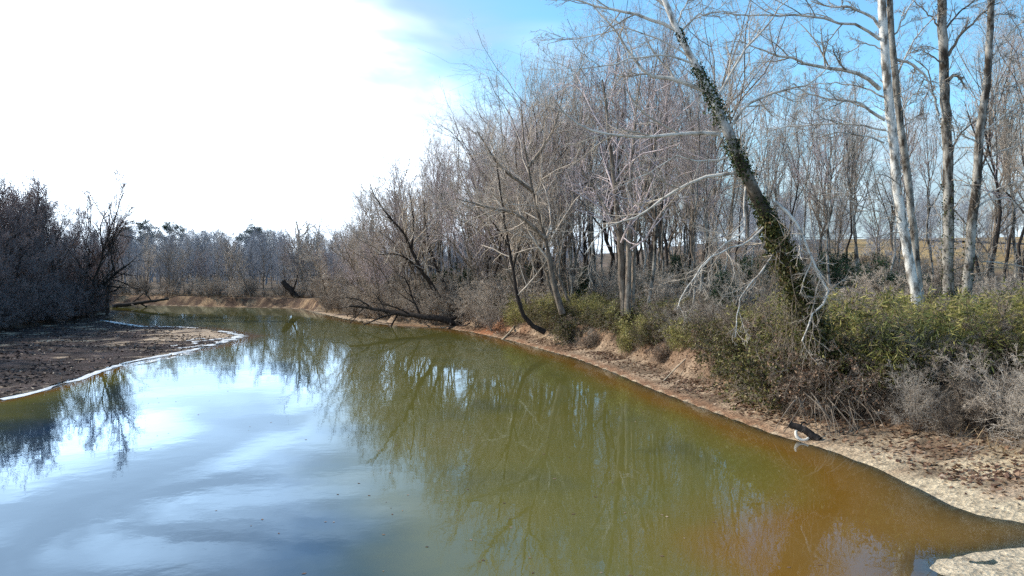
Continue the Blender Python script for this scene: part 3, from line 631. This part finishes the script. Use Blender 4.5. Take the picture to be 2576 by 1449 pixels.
for i, (x, y) in enumerate(scatter(120, (-12, 34), (26, 100), lambda x, y, d, dl, b: (d > 3.6-1.3*sst(45, 70, y)+3.5*sst(.52,.66,x/y)) & (d < 10) & (x/y < .66), 1.15, 33)):
    bush[2 if rg.random() < .2 else 3].put('bare_bush', 'brown leafless bush sprawling over the edge of the right bank', 'bush', x, y, rg.uniform(.8, 1.9), rg.uniform(0, TAU), 'bare bushes on the edge of the right bank')
for i, (x, y) in enumerate(scatter(60, (-42, 6), (80, 150), lambda x, y, d, dl, b: (d > 1.2) & (d < 9) & (x/y > -.24), 1.8, 34)):
    bush[0].put('bare_bush', 'pinkish grey leafless bush on the far part of the right bank', 'bush', x, y, rg.uniform(2.5, 6.0), rg.uniform(0, TAU), 'bare bushes on the far right bank')
for i, (x, y) in enumerate(scatter(34, (8, 20), (26, 38), lambda x, y, d, dl, b: (d > 3.4) & (d < 8.5) & (x/y > .25) & (x/y < .50), .85, 36)):
    bush[[3, 3, 2][i % 3]].put('bare_bush', 'tall tangled bush around the foot of the leaning sycamore', 'bush', x, y, rg.uniform(1.4, 3.2), rg.uniform(0, TAU), 'tangled bushes around the leaning sycamore')
def tangle_kind(seed, h, nl, mat):
    rng = np.random.default_rng(seed); tr, cr = tree_mesh(seed=seed, h=h, r0=.03, crook=.16, first=.08, n=(9, 6, 4, 3), lr=(.5,.5,.5,.5), ang=(.4,1.1), up=(-.04,-.06,-.05,-.04), wig=.28, twr=.006, stems=11, spread=.7, K0=9)
    V = np.concatenate(cr.v); q = V[rng.integers(len(V), size=nl)]+rng.normal(size=(nl, 3))*.10; lf = MB(); lf.add(*leaves(rng, q, .13, .075))
    tr.add(V, np.concatenate(cr.f)); return tr.mesh('tangle_stem', M_twigbrown), lf.mesh('tangle_foliage', mat, False)
tng = [tangle_kind(540, 3, 6500, M_vine), tangle_kind(541, 3, 2600, M_dead), tangle_kind(542, 3, 8500, M_vine)]
def put_tangle(x, y, sc_, k, label, group):
    e = empty('vine_tangle', (x, y, gz(x, y)), rg.uniform(0, TAU), sc_); tag(e, label, 'vines', group); obj('stem', tng[k][0], e); obj('foliage', tng[k][1], e)
for px, py, h_ in [(1800,945,.6),(1855,975,.8),(1905,995,.85),(1950,1010,.9),(1995,1020,1.1),(2040,1030,1.1),(2085,1036,1.15),(2130,1042,1.0),(2175,1046,.95),(2225,1050,.9),(2275,1050,.8),(1930,965,.9),(2010,985,1.2),(2090,1000,1.1),(2160,1010,.8),(2230,1015,.7),(2060,960,1.2),(1985,950,1.1),(1890,940,.9),
                  (2330,1052,.6),(2380,1056,.6),(2430,1050,.65),(2480,1046,.6),(2530,1044,.65),(2572,1040,.65),(2365,1020,.75),(2430,1015,.75),(2500,1012,.75),(2565,1008,.8)]:
    p = onz(px, py-26, .95); put_tangle(p[0], p[1], h_*rg.uniform(.85, 1.15), rg.integers(3), 'brown leafy vine tangle heaped on the bank below the leaning sycamore and the cane', 'vine tangles on the near right bank')
for i, (x, y) in enumerate(scatter(110, (-8, 34), (30, 95), lambda x, y, d, dl, b: (d > 3.2-.9*sst(45, 70, y)) & (d < 13) & (x/y < .42), 1.3, 39)):
    put_tangle(x, y, rg.uniform(.35, .85), rg.integers(3), 'low brown vine tangle between cane clumps on the right bank', 'vine tangles between the cane')
for i, (x, y) in enumerate(scatter(60, (4, 34), (25, 62), lambda x, y, d, dl, b: (d > 4.0) & (d < 15) & (x/y > .05) & (x/y < .66), 1.6, 43)):
    bush[3 if i % 3 else 2].put('bare_bush', 'brown twiggy bush standing up through the right bank cane', 'bush', x, y, rg.uniform(1.8, 3.6), rg.uniform(0, TAU), 'brown bushes standing in the cane')
for i, (x, y) in enumerate(scatter(60, (12, 70), (42, 95), lambda x, y, d, dl, b: (d > 12) & (x/y > .22) & (x/y < .66), 2.2, 40)):
    bush[3].put('undergrowth_bush', 'brown bare undergrowth behind the tall sycamores', 'bush', x, y, rg.uniform(2, 4.2), rg.uniform(0, TAU), 'brown undergrowth behind the sycamores')
for i, (x, y) in enumerate(scatter(110, (-30, 70), (44, 140), lambda x, y, d, dl, b: (d > 8) & (d < 40) & (np.abs(x/y) < .66) & (x/y > -.22), 2.5, 37)):
    bush[[0, 2][i % 2]].put('undergrowth_bush', 'grey bare undergrowth bush among the trunks of the right bank wood', 'bush', x, y, rg.uniform(2.5, 5.5), rg.uniform(0, TAU), 'bare undergrowth in the right bank wood')
for i, (x, y) in enumerate(scatter(75, (-95, -18), (137, 165), lambda x, y, d, dl, b: (d > 1.4) & (d < 13) & (x/y < -.12) & (dl < -3), 1.9, 38)):
    bush[0].put('undergrowth_bush', 'grey bare undergrowth bush below the trees across the far bend', 'bush', x, y, rg.uniform(1.5, 4.5), rg.uniform(0, TAU), 'bare undergrowth across the far bend')
for i, (x, y) in enumerate(scatter(46, (-10, 90), (100, 165), lambda x, y, d, dl, b: (d > 15) & (x/y > -.05) & (x/y < .55), 3.2, 49)):
    bush[[0, 3][i % 2]].put('undergrowth_bush', 'tall bare thicket bush closing the gaps at the back of the right bank wood', 'bush', x, y, rg.uniform(5, 8.5), rg.uniform(0, TAU), 'thicket at the back of the right bank wood')
# evergreen bushes deep in the wood
def ever_kind(seed, h):
    rng = np.random.default_rng(seed); tr, cr = tree_mesh(seed=seed, h=h, r0=.05, crook=.08, first=.15, n=(10, 5, 4, 0), lr=(.4,.45,.5,.5), twr=.008, stems=4, spread=.3, K0=8)
    V = np.concatenate(cr.v); q = V[rng.integers(len(V), size=5200)]+rng.normal(size=(5200, 3))*.14; lf = MB(); lf.add(*leaves(rng, q, .12, .07))
    tr.add(V, np.concatenate(cr.f)); return tr.mesh('ever_stem', M_bark), lf.mesh('ever_foliage', M_ever, False)
ev = [ever_kind(50, 4), ever_kind(51, 4)]
for i, (x, y) in enumerate(scatter(46, (-20, 50), (50, 135), lambda x, y, d, dl, b: (d > 9) & (d < 30) & (x/y > -.16) & (x/y < .55), 3, 35)):
    e = empty('evergreen_bush', (x, y, gz(x, y)), rg.uniform(0, TAU), rg.uniform(.6, 1.5)); tag(e, 'dark green evergreen bush among the trunks of the right bank wood', 'bush', 'evergreen bushes among the trunks')
    obj('trunk', ev[i % 2][0], e); obj('foliage', ev[i % 2][1], e)

# ------------------------------------------------------------------ leaf litter, straw, dry grass
def litter():
    rng = np.random.default_rng(8); n = 170000
    x = rng.uniform(-6, 30, n); y = rng.uniform(17, 90, n)**1.0; d, dl, bm = fl = fields(x, y)
    w = sst(.3, 1.8, d)*sst(11, 6, d)*(.35+.9*sst(.42, .62, fbm(x, y, 2.5, 44)))*(.25+.75*sst(20, 27, y))
    k = rng.random(n) < w; x, y = x[k], y[k]; z = height(x, y)+.015
    P = np.stack([x, y, z], 1); m = len(P); u = rng.uniform(0, TAU, m)
    U = np.stack([np.cos(u), np.sin(u), rng.normal(size=m)*.3], 1); Vd = np.stack([-np.sin(u), np.cos(u), rng.normal(size=m)*.35], 1)
    l = (.05+.075*rng.random(m))[:, None]; b = l*(.5+.4*rng.random(m))[:, None]
    V = np.stack([P-U*l, P+Vd*b+[0, 0, .03], P+U*l, P-Vd*b+[0, 0, .01]], 1).reshape(-1, 3)
    mb = MB(); mb.add(V, np.arange(m*4).reshape(-1, 4)); o = obj('leaf_litter', mb.mesh('leaf_litter', M_dead, False)); tag(o, 'brown fallen leaves strewn over the muddy right bank', 'leaves', kind='stuff')
    x = rng.uniform(-75, -25, 26000); y = rng.uniform(38, 112, 26000); d, dl, bm = fields(x, y); k = bm & (d > .3) & (fbm(x, y, 3, 47) > .45); x, y = x[k], y[k]; m = len(x)
    mb = MB(); mb.add(*leaves(rng, np.stack([x, y, height(x, y)+.02], 1), .28, .10, np.c_[rng.normal(size=(m, 2))*2, rng.random(m)*.25])); o = obj('bar_debris', mb.mesh('bar_debris', M_debris, False)); tag(o, 'scraps of dark debris and bleached leaves over the gravel bar', 'debris', kind='stuff')
    x = rng.uniform(-30, 14, 900); y = 16+60*rng.random(900)**1.4; z = height(x, y); k = (z < -.12) & (fbm(x, y, 6, 48) > .5); x, y = x[k], y[k]; m = len(x); u = rng.uniform(0, TAU, m)
    U = np.stack([np.cos(u), np.sin(u), u*0], 1); Vd = np.stack([-np.sin(u), np.cos(u), u*0], 1); l = rng.uniform(.03, .07, m)[:, None]; P = np.stack([x, y, u*0+.008], 1)
    mb = MB(); mb.add(np.stack([P-U*l, P+Vd*l*.6, P+U*l, P-Vd*l*.6], 1).reshape(-1, 3), np.arange(m*4).reshape(-1, 4)); o = obj('floating_leaves', mb.mesh('floating_leaves', M_dead, False)); tag(o, 'small dead leaves floating on the river', 'leaves', kind='stuff')
    # dry grass
    x = np.r_[rng.uniform(-90, -8, 30000), rng.uniform(-6, 30, 26000)]; y = np.r_[rng.uniform(110, 156, 30000), rng.uniform(24, 95, 26000)]; d, dl, bm = fields(x, y)
    k = np.where(y > 108, (d > .8) & (d < 9) & (dl < -2) & (fbm(x, y, 3, 45) > .42), (d > 3.6) & (d < 8) & (fbm(x, y, 2.4, 46) > .52)); x, y = x[k], y[k]; m = len(x)
    P = np.stack([x, y, height(x, y)], 1); dr = np.c_[rng.normal(size=(m, 2))*.5, np.ones(m)]
    mb = MB(); mb.add(*leaves(rng, P, .55, .035, dr)); o = obj('dry_grass', mb.mesh('dry_grass', M_straw, False)); tag(o, 'straw coloured dry grass along the banks', 'grass', kind='stuff')
litter()

# ------------------------------------------------------------------ fallen timber and small things
def timber(name, label, cat, lines, mat, seed, twigs=(0, 0), group=None, tm=None, twr=.012, names=None):
    """lines: list of (world points, start radius, end radius); the first is the stem"""
    rng = np.random.default_rng(seed); base = np.array(lines[0][0][0], float); e = None
    e = empty(name, tuple(base)); tag(e, label, cat, group)
    A, R = [], []
    for k, (pts, a, b) in enumerate(lines):
        q, w = resample(np.array(pts, float), np.linspace(a, b, len(pts)), 14); q[1:-1] += rng.normal(size=(12, 3))*a*.12
        A.append(q); R.append(w); mb = MB(); V, Fc = tubes(q[None], w[None], 9, .18, rng); mb.add(V-base, Fc)
        obj('trunk' if k == 0 else 'branch', mb.mesh('stem', mat), e)
    if twigs[0]:
        P2, R2 = grow(rng, np.array(A), np.array(R), twigs[0], (.25, 1), lambda t: .3, (.4, 1.1), 5, .03, .2, .5, twr); cr = MB()
        V, Fc = tubes(P2, R2, 4); cr.add(V-base, Fc); P3, R3 = grow(rng, P2, R2, twigs[1], (.2, 1), lambda t: .5, (.4, 1.0), 4, .02, .2, .6, twr*.8)
        V, Fc = tubes(P3, R3, 3); cr.add(V-base, Fc); obj('crown', cr.mesh('crown', tm or mat), e)
    return e
D = 90
timber('fallen_tree', 'dark fallen tree lying along the right bank with its crown over the water', 'log',
       [([at(1150,815,D), at(1114,803,D), at(1060,797,D), at(1000,788,D+1), at(935,775,D+1.5), at(880,770,D+2)], .42, .12),
        ([at(1122,806,D), at(1160,792,D-.5), at(1216,774,D-1)], .24, .07), ([at(1000,788,D+1), at(955,800,D-1), at(915,818,D-2)], .13, .05),
        ([at(935,776,D+1.5), at(905,755,D+1), at(870,748,D+1)], .11, .04), ([at(1135,808,D), at(1130,825,D-2), at(1112,838,D-3)], .16, .06),
        ([at(1145,812,D), at(1172,818,D-2), at(1190,808,D-2)], .14, .05), ([at(1040,794,D+.5), at(985,770,D), at(930,760,D)], .1, .03)], M_darkbark, 61, (6, 5), tm=M_darkbark)
timber('curved_tree', 'thin dark tree whose trunk sweeps up in a curve from the red clay bank', 'tree',
       [([at(1372,836,68), at(1345,822,68), at(1318,795,68), at(1303,750,68), at(1290,680,68.5), at(1276,600,69), at(1262,500,69), at(1250,420,69)], .24, .05),
        ([at(1290,680,68.5), at(1310,600,68), at(1335,520,67)], .09, .03), ([at(1280,620,69), at(1240,560,68), at(1200,520,67)], .08, .03)], M_darkbark, 62, (12, 7), tm=M_twig)
timber('leaning_tree', 'dark bare trunk tilting left above the fallen tree', 'tree',
       [([at(1120,775,93), at(1095,735,93), at(1060,680,92), at(1035,630,92), at(1010,580,91), at(975,545,90)], .33, .07),
        ([at(1060,680,92), at(1000,640,90), at(950,640,89)], .14, .04), ([at(1035,630,92), at(1040,560,92), at(1030,480,92)], .16, .04), ([at(1010,580,91), at(960,520,90), at(930,470,90)], .11, .03)], M_darkbark, 63, (12, 8), tm=M_twig)
timber('leaning_tree', 'slimmer dark trunk tilting left just right of a thicker leaning one', 'tree',
       [([at(1142,768,95), at(1120,720,95), at(1090,650,95), at(1075,590,95), at(1065,500,95)], .24, .06), ([at(1090,650,95), at(1060,600,94), at(1020,560,93)], .1, .03)], M_darkbark, 64, (12, 8), tm=M_twig)
timber('leaning_tree', 'grey trunk bent left out of the cane in the middle of the right bank', 'tree',
       [([at(1415,790,66), at(1400,735,66), at(1385,670,66), at(1372,600,66), at(1340,480,66), at(1320,360,66), at(1310,250,66)], .27, .03),
        ([at(1372,600,66), at(1300,540,65), at(1220,520,64), at(1150,500,63)], .17, .04), ([at(1340,480,66), at(1260,420,65), at(1200,330,65)], .16, .04), ([at(1330,420,66), at(1390,330,66), at(1420,220,66)], .14, .04)], M_bark, 65, (16, 9), tm=M_twig)
timber('forked_tree', 'group of brown trunks rising side by side from one clump of cane', 'tree',
       [([at(1572,795,60), at(1566,700,60), at(1560,600,60), at(1548,480,60), at(1530,330,60), at(1515,200,60)], .34, .06),
        ([at(1578,790,59.7), at(1581,700,59.7), at(1582,600,59.7), at(1586,450,59.7), at(1600,300,59.7), at(1612,190,59.7)], .27, .05), ([at(1590,780,60.3), at(1592,700,60.3), at(1604,560,60.3), at(1640,400,60), at(1665,280,60)], .2, .04),
        ([at(1560,600,60), at(1510,500,59), at(1460,420,58)], .14, .04)], M_bark, 66, (12, 8), tm=M_twigp)
timber('snapped_tree', 'thick snapped trunk leaning left over the far bank with a pale break', 'tree',
       [([at(772,760,139), at(752,750,139), at(735,735,139), at(718,716,139), at(712,707,139)], .62, .42), ([at(735,733,139), at(745,708,139), at(748,690,139)], .2, .08)], M_darkbark, 67)
timber('sycamore_tree', 'pale many limbed tree standing behind the snapped trunk on the far bank', 'tree',
       [([at(760,752,144), at(757,700,144), at(750,640,144), at(752,590,144), at(745,556,144)], .36, .1), ([at(757,700,144), at(735,650,144), at(728,600,144)], .2, .06), ([at(752,680,144), at(785,640,144), at(800,590,144), at(805,560,144)], .2, .06),
        ([at(750,640,144), at(775,600,144), at(770,560,144)], .16, .05), ([at(757,720,144), at(790,690,144), at(815,670,144)], .14, .05)], M_whitebr, 68, (12, 9), tm=M_twigpale, twr=.02)
timber('fallen_log', 'bare trunk fallen from the left bank into the far water', 'log',
       [([at(285,771,136), at(330,765,136), at(380,758,136), at(425,752,137)], .38, .16), ([at(380,758,136), at(372,745,136), at(360,738,136)], .14, .05), ([at(330,765,136), at(345,773,134), at(362,778,133)], .14, .05)], M_darkbark, 69, (4, 3))
for i, (pts, r, lb) in enumerate([([(170,760),(215,690),(262,628),(300,585),(318,560)], .30, 'tall dark leaning trunk jutting right from the left thicket against the sky'),
                                  ([(190,790),(240,735),(290,690),(335,655)], .34, 'low dark trunk slanting right out of the left thicket over the water')]):
    Y = 112-6*i
    q = [at(a, b, Y) for a, b in pts]
    timber('leaning_tree', lb, 'tree', [(q, r, .06), ([q[2], q[2]+np.array([-.5, 0, 3.]), q[2]+np.array([.6, .5, 6.])], r*.4, .04), ([q[1], q[1]+np.array([2., -1, 2.]), q[1]+np.array([4.5, -1, 3.2])], r*.35, .04)], M_darkbark, 70+i, (12, 7), tm=M_darkbark, twr=.014)
# sticks on the bank
def stick(label, a, b, r, mat, seed, fork=True, up=.12):
    p = onz(*a, .05); q = onz(*b, .05); L = [p, p*.6+q*.4, p*.3+q*.7, q]; L = [np.array([v[0], v[1], gz(v[0], v[1])+r*.6+(.0 if i == 0 else up*i/3)]) for i, v in enumerate(L)]
    ln = [(L, r, r*.4)]
    if fork: ln.append(([L[2], L[2]+(L[3]-L[2])*.6+np.array([0, .25, .15]), L[2]+(L[3]-L[2])*.9+np.array([.1, .6, .2])], r*.6, r*.3))
    return timber('stick', label, 'stick', ln, mat, seed)
stick('long pale stick slanting from the clay bank into the water', (1262,853), (1332,829), .11, M_pith, 81, False, .3)
stick('pale forked stick lying on the brown bank below the bushes', (1668,967), (1795,938), .045, M_pith, 82)
stick('bleached branch at the foot of the tangled bushes above the tyre', (1900,1003), (2010,1008), .05, M_pith, 83)
stick('dark stub of wood at the waterline of the right bank', (1500,930), (1520,940), .09, M_darkbark, 84, False)
for i, (a, b) in enumerate([((1560,930),(1600,925)),((1720,985),(1750,1000)),((1850,1030),(1905,1022)),((2150,1085),(2215,1092)),((2280,1130),(2330,1118)),((2380,1110),(2465,1125)),((2440,1170),(2510,1160)),((1610,905),(1640,920)),((1420,870),(1450,866)),((1780,960),(1830,965))]):
    stick('weathered stick lying among leaves on the muddy right bank', a, b, .022, [M_pith, M_darkbark, M_twigbrown][i % 3], 200+i, i % 2 == 0, .05)['group'] = 'sticks on the right bank'
def root_tangle():
    rng = np.random.default_rng(90); p0 = onz(2085,1042,.9); b = np.array([p0[0], p0[1], gz(p0[0], p0[1])])
    n = 30; P = np.zeros((n, 7, 3)); R = np.zeros((n, 7)); T = np.linspace(0, 1, 7)
    for k in range(n):
        s = np.array([rng.normal()*.9, .5+rng.normal()*.2, 1.15+rng.normal()*.2]); e_ = np.array([s[0]+rng.normal()*.6, -.5+rng.normal()*.35, .05]); m = (s+e_)/2+np.array([rng.normal()*.2, -.3, .25])
        P[k] = ((1-T)**2)[:, None]*s+(2*T*(1-T))[:, None]*m+(T**2)[:, None]*e_; R[k] = np.linspace(.022, .008, 7)*rng.uniform(.4, 1.5)
    P[..., 2] -= .1
    mb = MB(); mb.add(*tubes(P, R, 5)); o = obj('root_tangle', mb.mesh('root_tangle', M_twigbrown)); o.location = tuple(b); tag(o, 'pale tangle of exposed roots hanging over the dark undercut above the tyre', 'roots')
root_tangle()
def tyre():
    p = onz(2019,1096,.2); z = gz(p[0], p[1]); ro, ri, w = .30, .195, .085
    prof = [(ri,-w*.75),(ri+.03,-w),(ro-.05,-w*1.02),(ro-.012,-w*.8),(ro,-w*.4),(ro,w*.4),(ro-.012,w*.8),(ro-.05,w*1.02),(ri+.03,w),(ri,w*.75),(ri+.02,w*.72),(ro-.03,w*.7),(ro-.03,-w*.7),(ri+.02,-w*.72)]
    n = 72; k = len(prof); V = []
    for i in range(n):
        a = i/n*TAU
        for j, (r, t) in enumerate(prof):
            rr = r-(.010 if (i % 3 == 0 and j in (4, 5)) else 0); V.append((rr*math.cos(a), t, rr*math.sin(a)))
    i, j = np.meshgrid(np.arange(n), np.arange(k), indexing='ij'); i, j = i.ravel(), j.ravel()
    Fc = np.stack([i*k+j, ((i+1) % n)*k+j, ((i+1) % n)*k+(j+1) % k, i*k+(j+1) % k], 1)
    m, nt, out = newmat('muddy_rubber'); tc = N(nt, 'ShaderNodeTexCoord'); no = N(nt, 'ShaderNodeTexNoise', Scale=7, Detail=5); nt.links.new(tc.outputs['Object'], no.inputs['Vector'])
    c = ramp(nt, no.outputs[0], [(.3,(.50,.44,.36)),(.55,(.72,.67,.58))]); b = N(nt, 'ShaderNodeBsdfPrincipled', Roughness=.8); nt.links.new(c, b.inputs['Base Color']); nt.links.new(b.outputs[0], out.inputs[0])
    mb = MB(); mb.add(V, Fc); o = obj('tyre', mb.mesh('tyre', m)); o.location = (p[0], p[1], z+.23); o.rotation_euler = (rad(-22), rad(5), rad(-12))
    tag(o, 'pale mud coated tyre ring half sunk at the edge of the right bank', 'tyre')
    q = np.array([p[0], p[1], z])
    timber('shade_band_log', 'short black log added as the shaded band across the pale tyre ring', 'log', [([q+[-.42,.18,.56], q+[-.1,.05,.44], q+[.2,-.1,.26], q+[.52,-.3,.04]], .13, .15), ([q+[-.1,.05,.44], q+[.12,.25,.62], q+[.3,.3,.5]], .035, .03)], M_darkbark, 91)  # log added to make the dark shaded band over the ring
tyre()

# ------------------------------------------------------------------ road glimpsed through the trees on the far side
def road():
    pts = np.array([(150,205),(128,232),(105,262),(75,280),(40,288),(0,292)], float); P, _ = resample(np.c_[pts, np.zeros(6)], np.ones(6), 60); T = nrm(np.gradient(P, axis=0)); n = np.stack([-T[:, 1], T[:, 0], T[:, 0]*0], 1)
    cols = [-3.2, -1.1, 1.1, 3.2]; V = np.stack([P+n*c for c in cols], 1).reshape(-1, 3); zc = height(P[:, 0], P[:, 1])+.5
    V[:, 2] = np.repeat(zc, 4); i = (np.arange(59)[:, None]*4+np.arange(3)[None]).ravel(); m = bark('asphalt_worn', (.20,.20,.21), (.30,.30,.31), scale=.6, vary=0, zst=1, bump=.05)
    mb = MB(); mb.add(V, np.stack([i, i+1, i+5, i+4], 1)); tag(obj('road', mb.mesh('road', m)), kind='structure')
road()

# ------------------------------------------------------------------ sky, sun, camera
SUN_AZ, SUN_EL = rad(-72), rad(34)      # azimuth from +Y toward +X
w = bpy.data.worlds.new('World'); S.world = w; w.use_nodes = True; nt = w.node_tree; nt.nodes.clear()
out = nt.nodes.new('ShaderNodeOutputWorld')
sky = nt.nodes.new('ShaderNodeTexSky'); sky.sky_type = 'NISHITA'; sky.sun_disc = False; sky.sun_elevation = SUN_EL; sky.sun_rotation = SUN_AZ; sky.air_density = 1.0; sky.dust_density = .6; sky.ozone_density = 2.0
skyc = mixc(nt, 1.0, sky.outputs[0], (.80, 1.20, 1.27), 'MULTIPLY')
bg1 = N(nt, 'ShaderNodeBackground', Strength=.21); nt.links.new(skyc, bg1.inputs[0])
tc = N(nt, 'ShaderNodeTexCoord'); sx = N(nt, 'ShaderNodeSeparateXYZ'); nt.links.new(tc.outputs['Generated'], sx.inputs[0])
X_, Z_ = sx.outputs['X'], sx.outputs['Z']
s = math_(nt, 'SUBTRACT', math_(nt, 'SUBTRACT', .343, X_), math_(nt, 'MULTIPLY', Z_, 1.5))
mp = N(nt, 'ShaderNodeMapping'); mp.inputs['Rotation'].default_value = (0, rad(35), 0); mp.inputs['Scale'].default_value = (1.0, 1.0, 3.2); nt.links.new(tc.outputs['Generated'], mp.inputs[0])
no = N(nt, 'ShaderNodeTexNoise', Scale=2.6, Detail=6, Roughness=.55, Distortion=.9); nt.links.new(mp.outputs[0], no.inputs['Vector'])
nz = math_(nt, 'SUBTRACT', no.outputs[0], .5)
mr = N(nt, 'ShaderNodeMapRange'); mr.interpolation_type = 'SMOOTHSTEP'; mr.inputs['From Min'].default_value = -.17; mr.inputs['From Max'].default_value = .26
nt.links.new(math_(nt, 'MULTIPLY_ADD', nz, .55, s), mr.inputs['Value'])
# low cloud veil on the right
lo = N(nt, 'ShaderNodeMapRange'); lo.interpolation_type = 'SMOOTHSTEP'; lo.inputs['From Min'].default_value = .24; lo.inputs['From Max'].default_value = .02
nt.links.new(math_(nt, 'MULTIPLY_ADD', nz, -.35, Z_), lo.inputs['Value'])
mask = math_(nt, 'MAXIMUM', mr.outputs[0], math_(nt, 'MULTIPLY', lo.outputs[0], .85))
bl = N(nt, 'ShaderNodeMapRange'); bl.inputs['From Min'].default_value = 0; bl.inputs['From Max'].default_value = .62; bl.inputs['To Min'].default_value = .8; bl.inputs['To Max'].default_value = 3.8
nt.links.new(s, bl.inputs['Value'])
bg2 = N(nt, 'ShaderNodeBackground'); bg2.inputs[0].default_value = (.86, 1.0, 1.16, 1); fy = N(nt, 'ShaderNodeMapRange'); fy.inputs['From Min'].default_value = -.2; fy.inputs['From Max'].default_value = .6; fy.inputs['To Min'].default_value = .52; fy.inputs['To Max'].default_value = 1.0
nt.links.new(sx.outputs['Y'], fy.inputs['Value'])
BL = math_(nt, 'MULTIPLY', math_(nt, 'MULTIPLY', bl.outputs[0], fy.outputs[0]), math_(nt, 'MULTIPLY_ADD', nz, .9, 1.0))
mp2 = N(nt, 'ShaderNodeMapping'); mp2.inputs['Rotation'].default_value = (0, rad(-38), rad(10)); mp2.inputs['Scale'].default_value = (1.2, 1.0, 4.5); nt.links.new(tc.outputs['Generated'], mp2.inputs[0])
n2 = N(nt, 'ShaderNodeTexNoise', Scale=1.9, Detail=3, Roughness=.45, Distortion=2.2); nt.links.new(mp2.outputs[0], n2.inputs['Vector'])
wz = N(nt, 'ShaderNodeMapRange'); wz.interpolation_type = 'SMOOTHSTEP'; wz.inputs['From Min'].default_value = .42; wz.inputs['From Max'].default_value = .68; wz.inputs['To Min'].default_value = .80; wz.inputs['To Max'].default_value = 1.6
nt.links.new(n2.outputs[0], wz.inputs['Value'])
mx = N(nt, 'ShaderNodeMixShader'); nt.links.new(mask, mx.inputs[0]); nt.links.new(bg1.outputs[0], mx.inputs[1]); nt.links.new(bg2.outputs[0], mx.inputs[2]); nt.links.new(math_(nt, 'MULTIPLY', BL, wz.outputs[0]), bg2.inputs[1]); nt.links.new(mx.outputs[0], out.inputs[0])

sl = bpy.data.lights.new('sun', 'SUN'); sl.energy = 5.0; sl.angle = rad(.6); sl.color = (1.0, .91, .77); so = bpy.data.objects.new('sun', sl); C.objects.link(so)
from mathutils import Vector
dirv = Vector((math.sin(SUN_AZ)*math.cos(SUN_EL), math.cos(SUN_AZ)*math.cos(SUN_EL), math.sin(SUN_EL)))
so.rotation_euler = dirv.to_track_quat('Z', 'Y').to_euler(); so.location = (-40, 20, 60)
cam = bpy.data.cameras.new('camera'); co = bpy.data.objects.new('camera', cam); C.objects.link(co); cam.sensor_width = 36; cam.lens = F/2576*36
cam.clip_end = 5000; cam.clip_start = .1; co.location = (0, 0, HC); co.rotation_euler = (rad(90)-PITCH, 0, 0); S.camera = co
S.view_settings.view_transform = 'Standard'; S.view_settings.look = 'None'; S.view_settings.exposure = 0; S.view_settings.gamma = 1
S.cycles.use_denoising = False
S.cycles.max_bounces = 6; S.cycles.diffuse_bounces = 2; S.cycles.glossy_bounces = 2; S.cycles.transparent_max_bounces = 6; S.cycles.transmission_bounces = 2
S.cycles.sample_clamp_indirect = 4
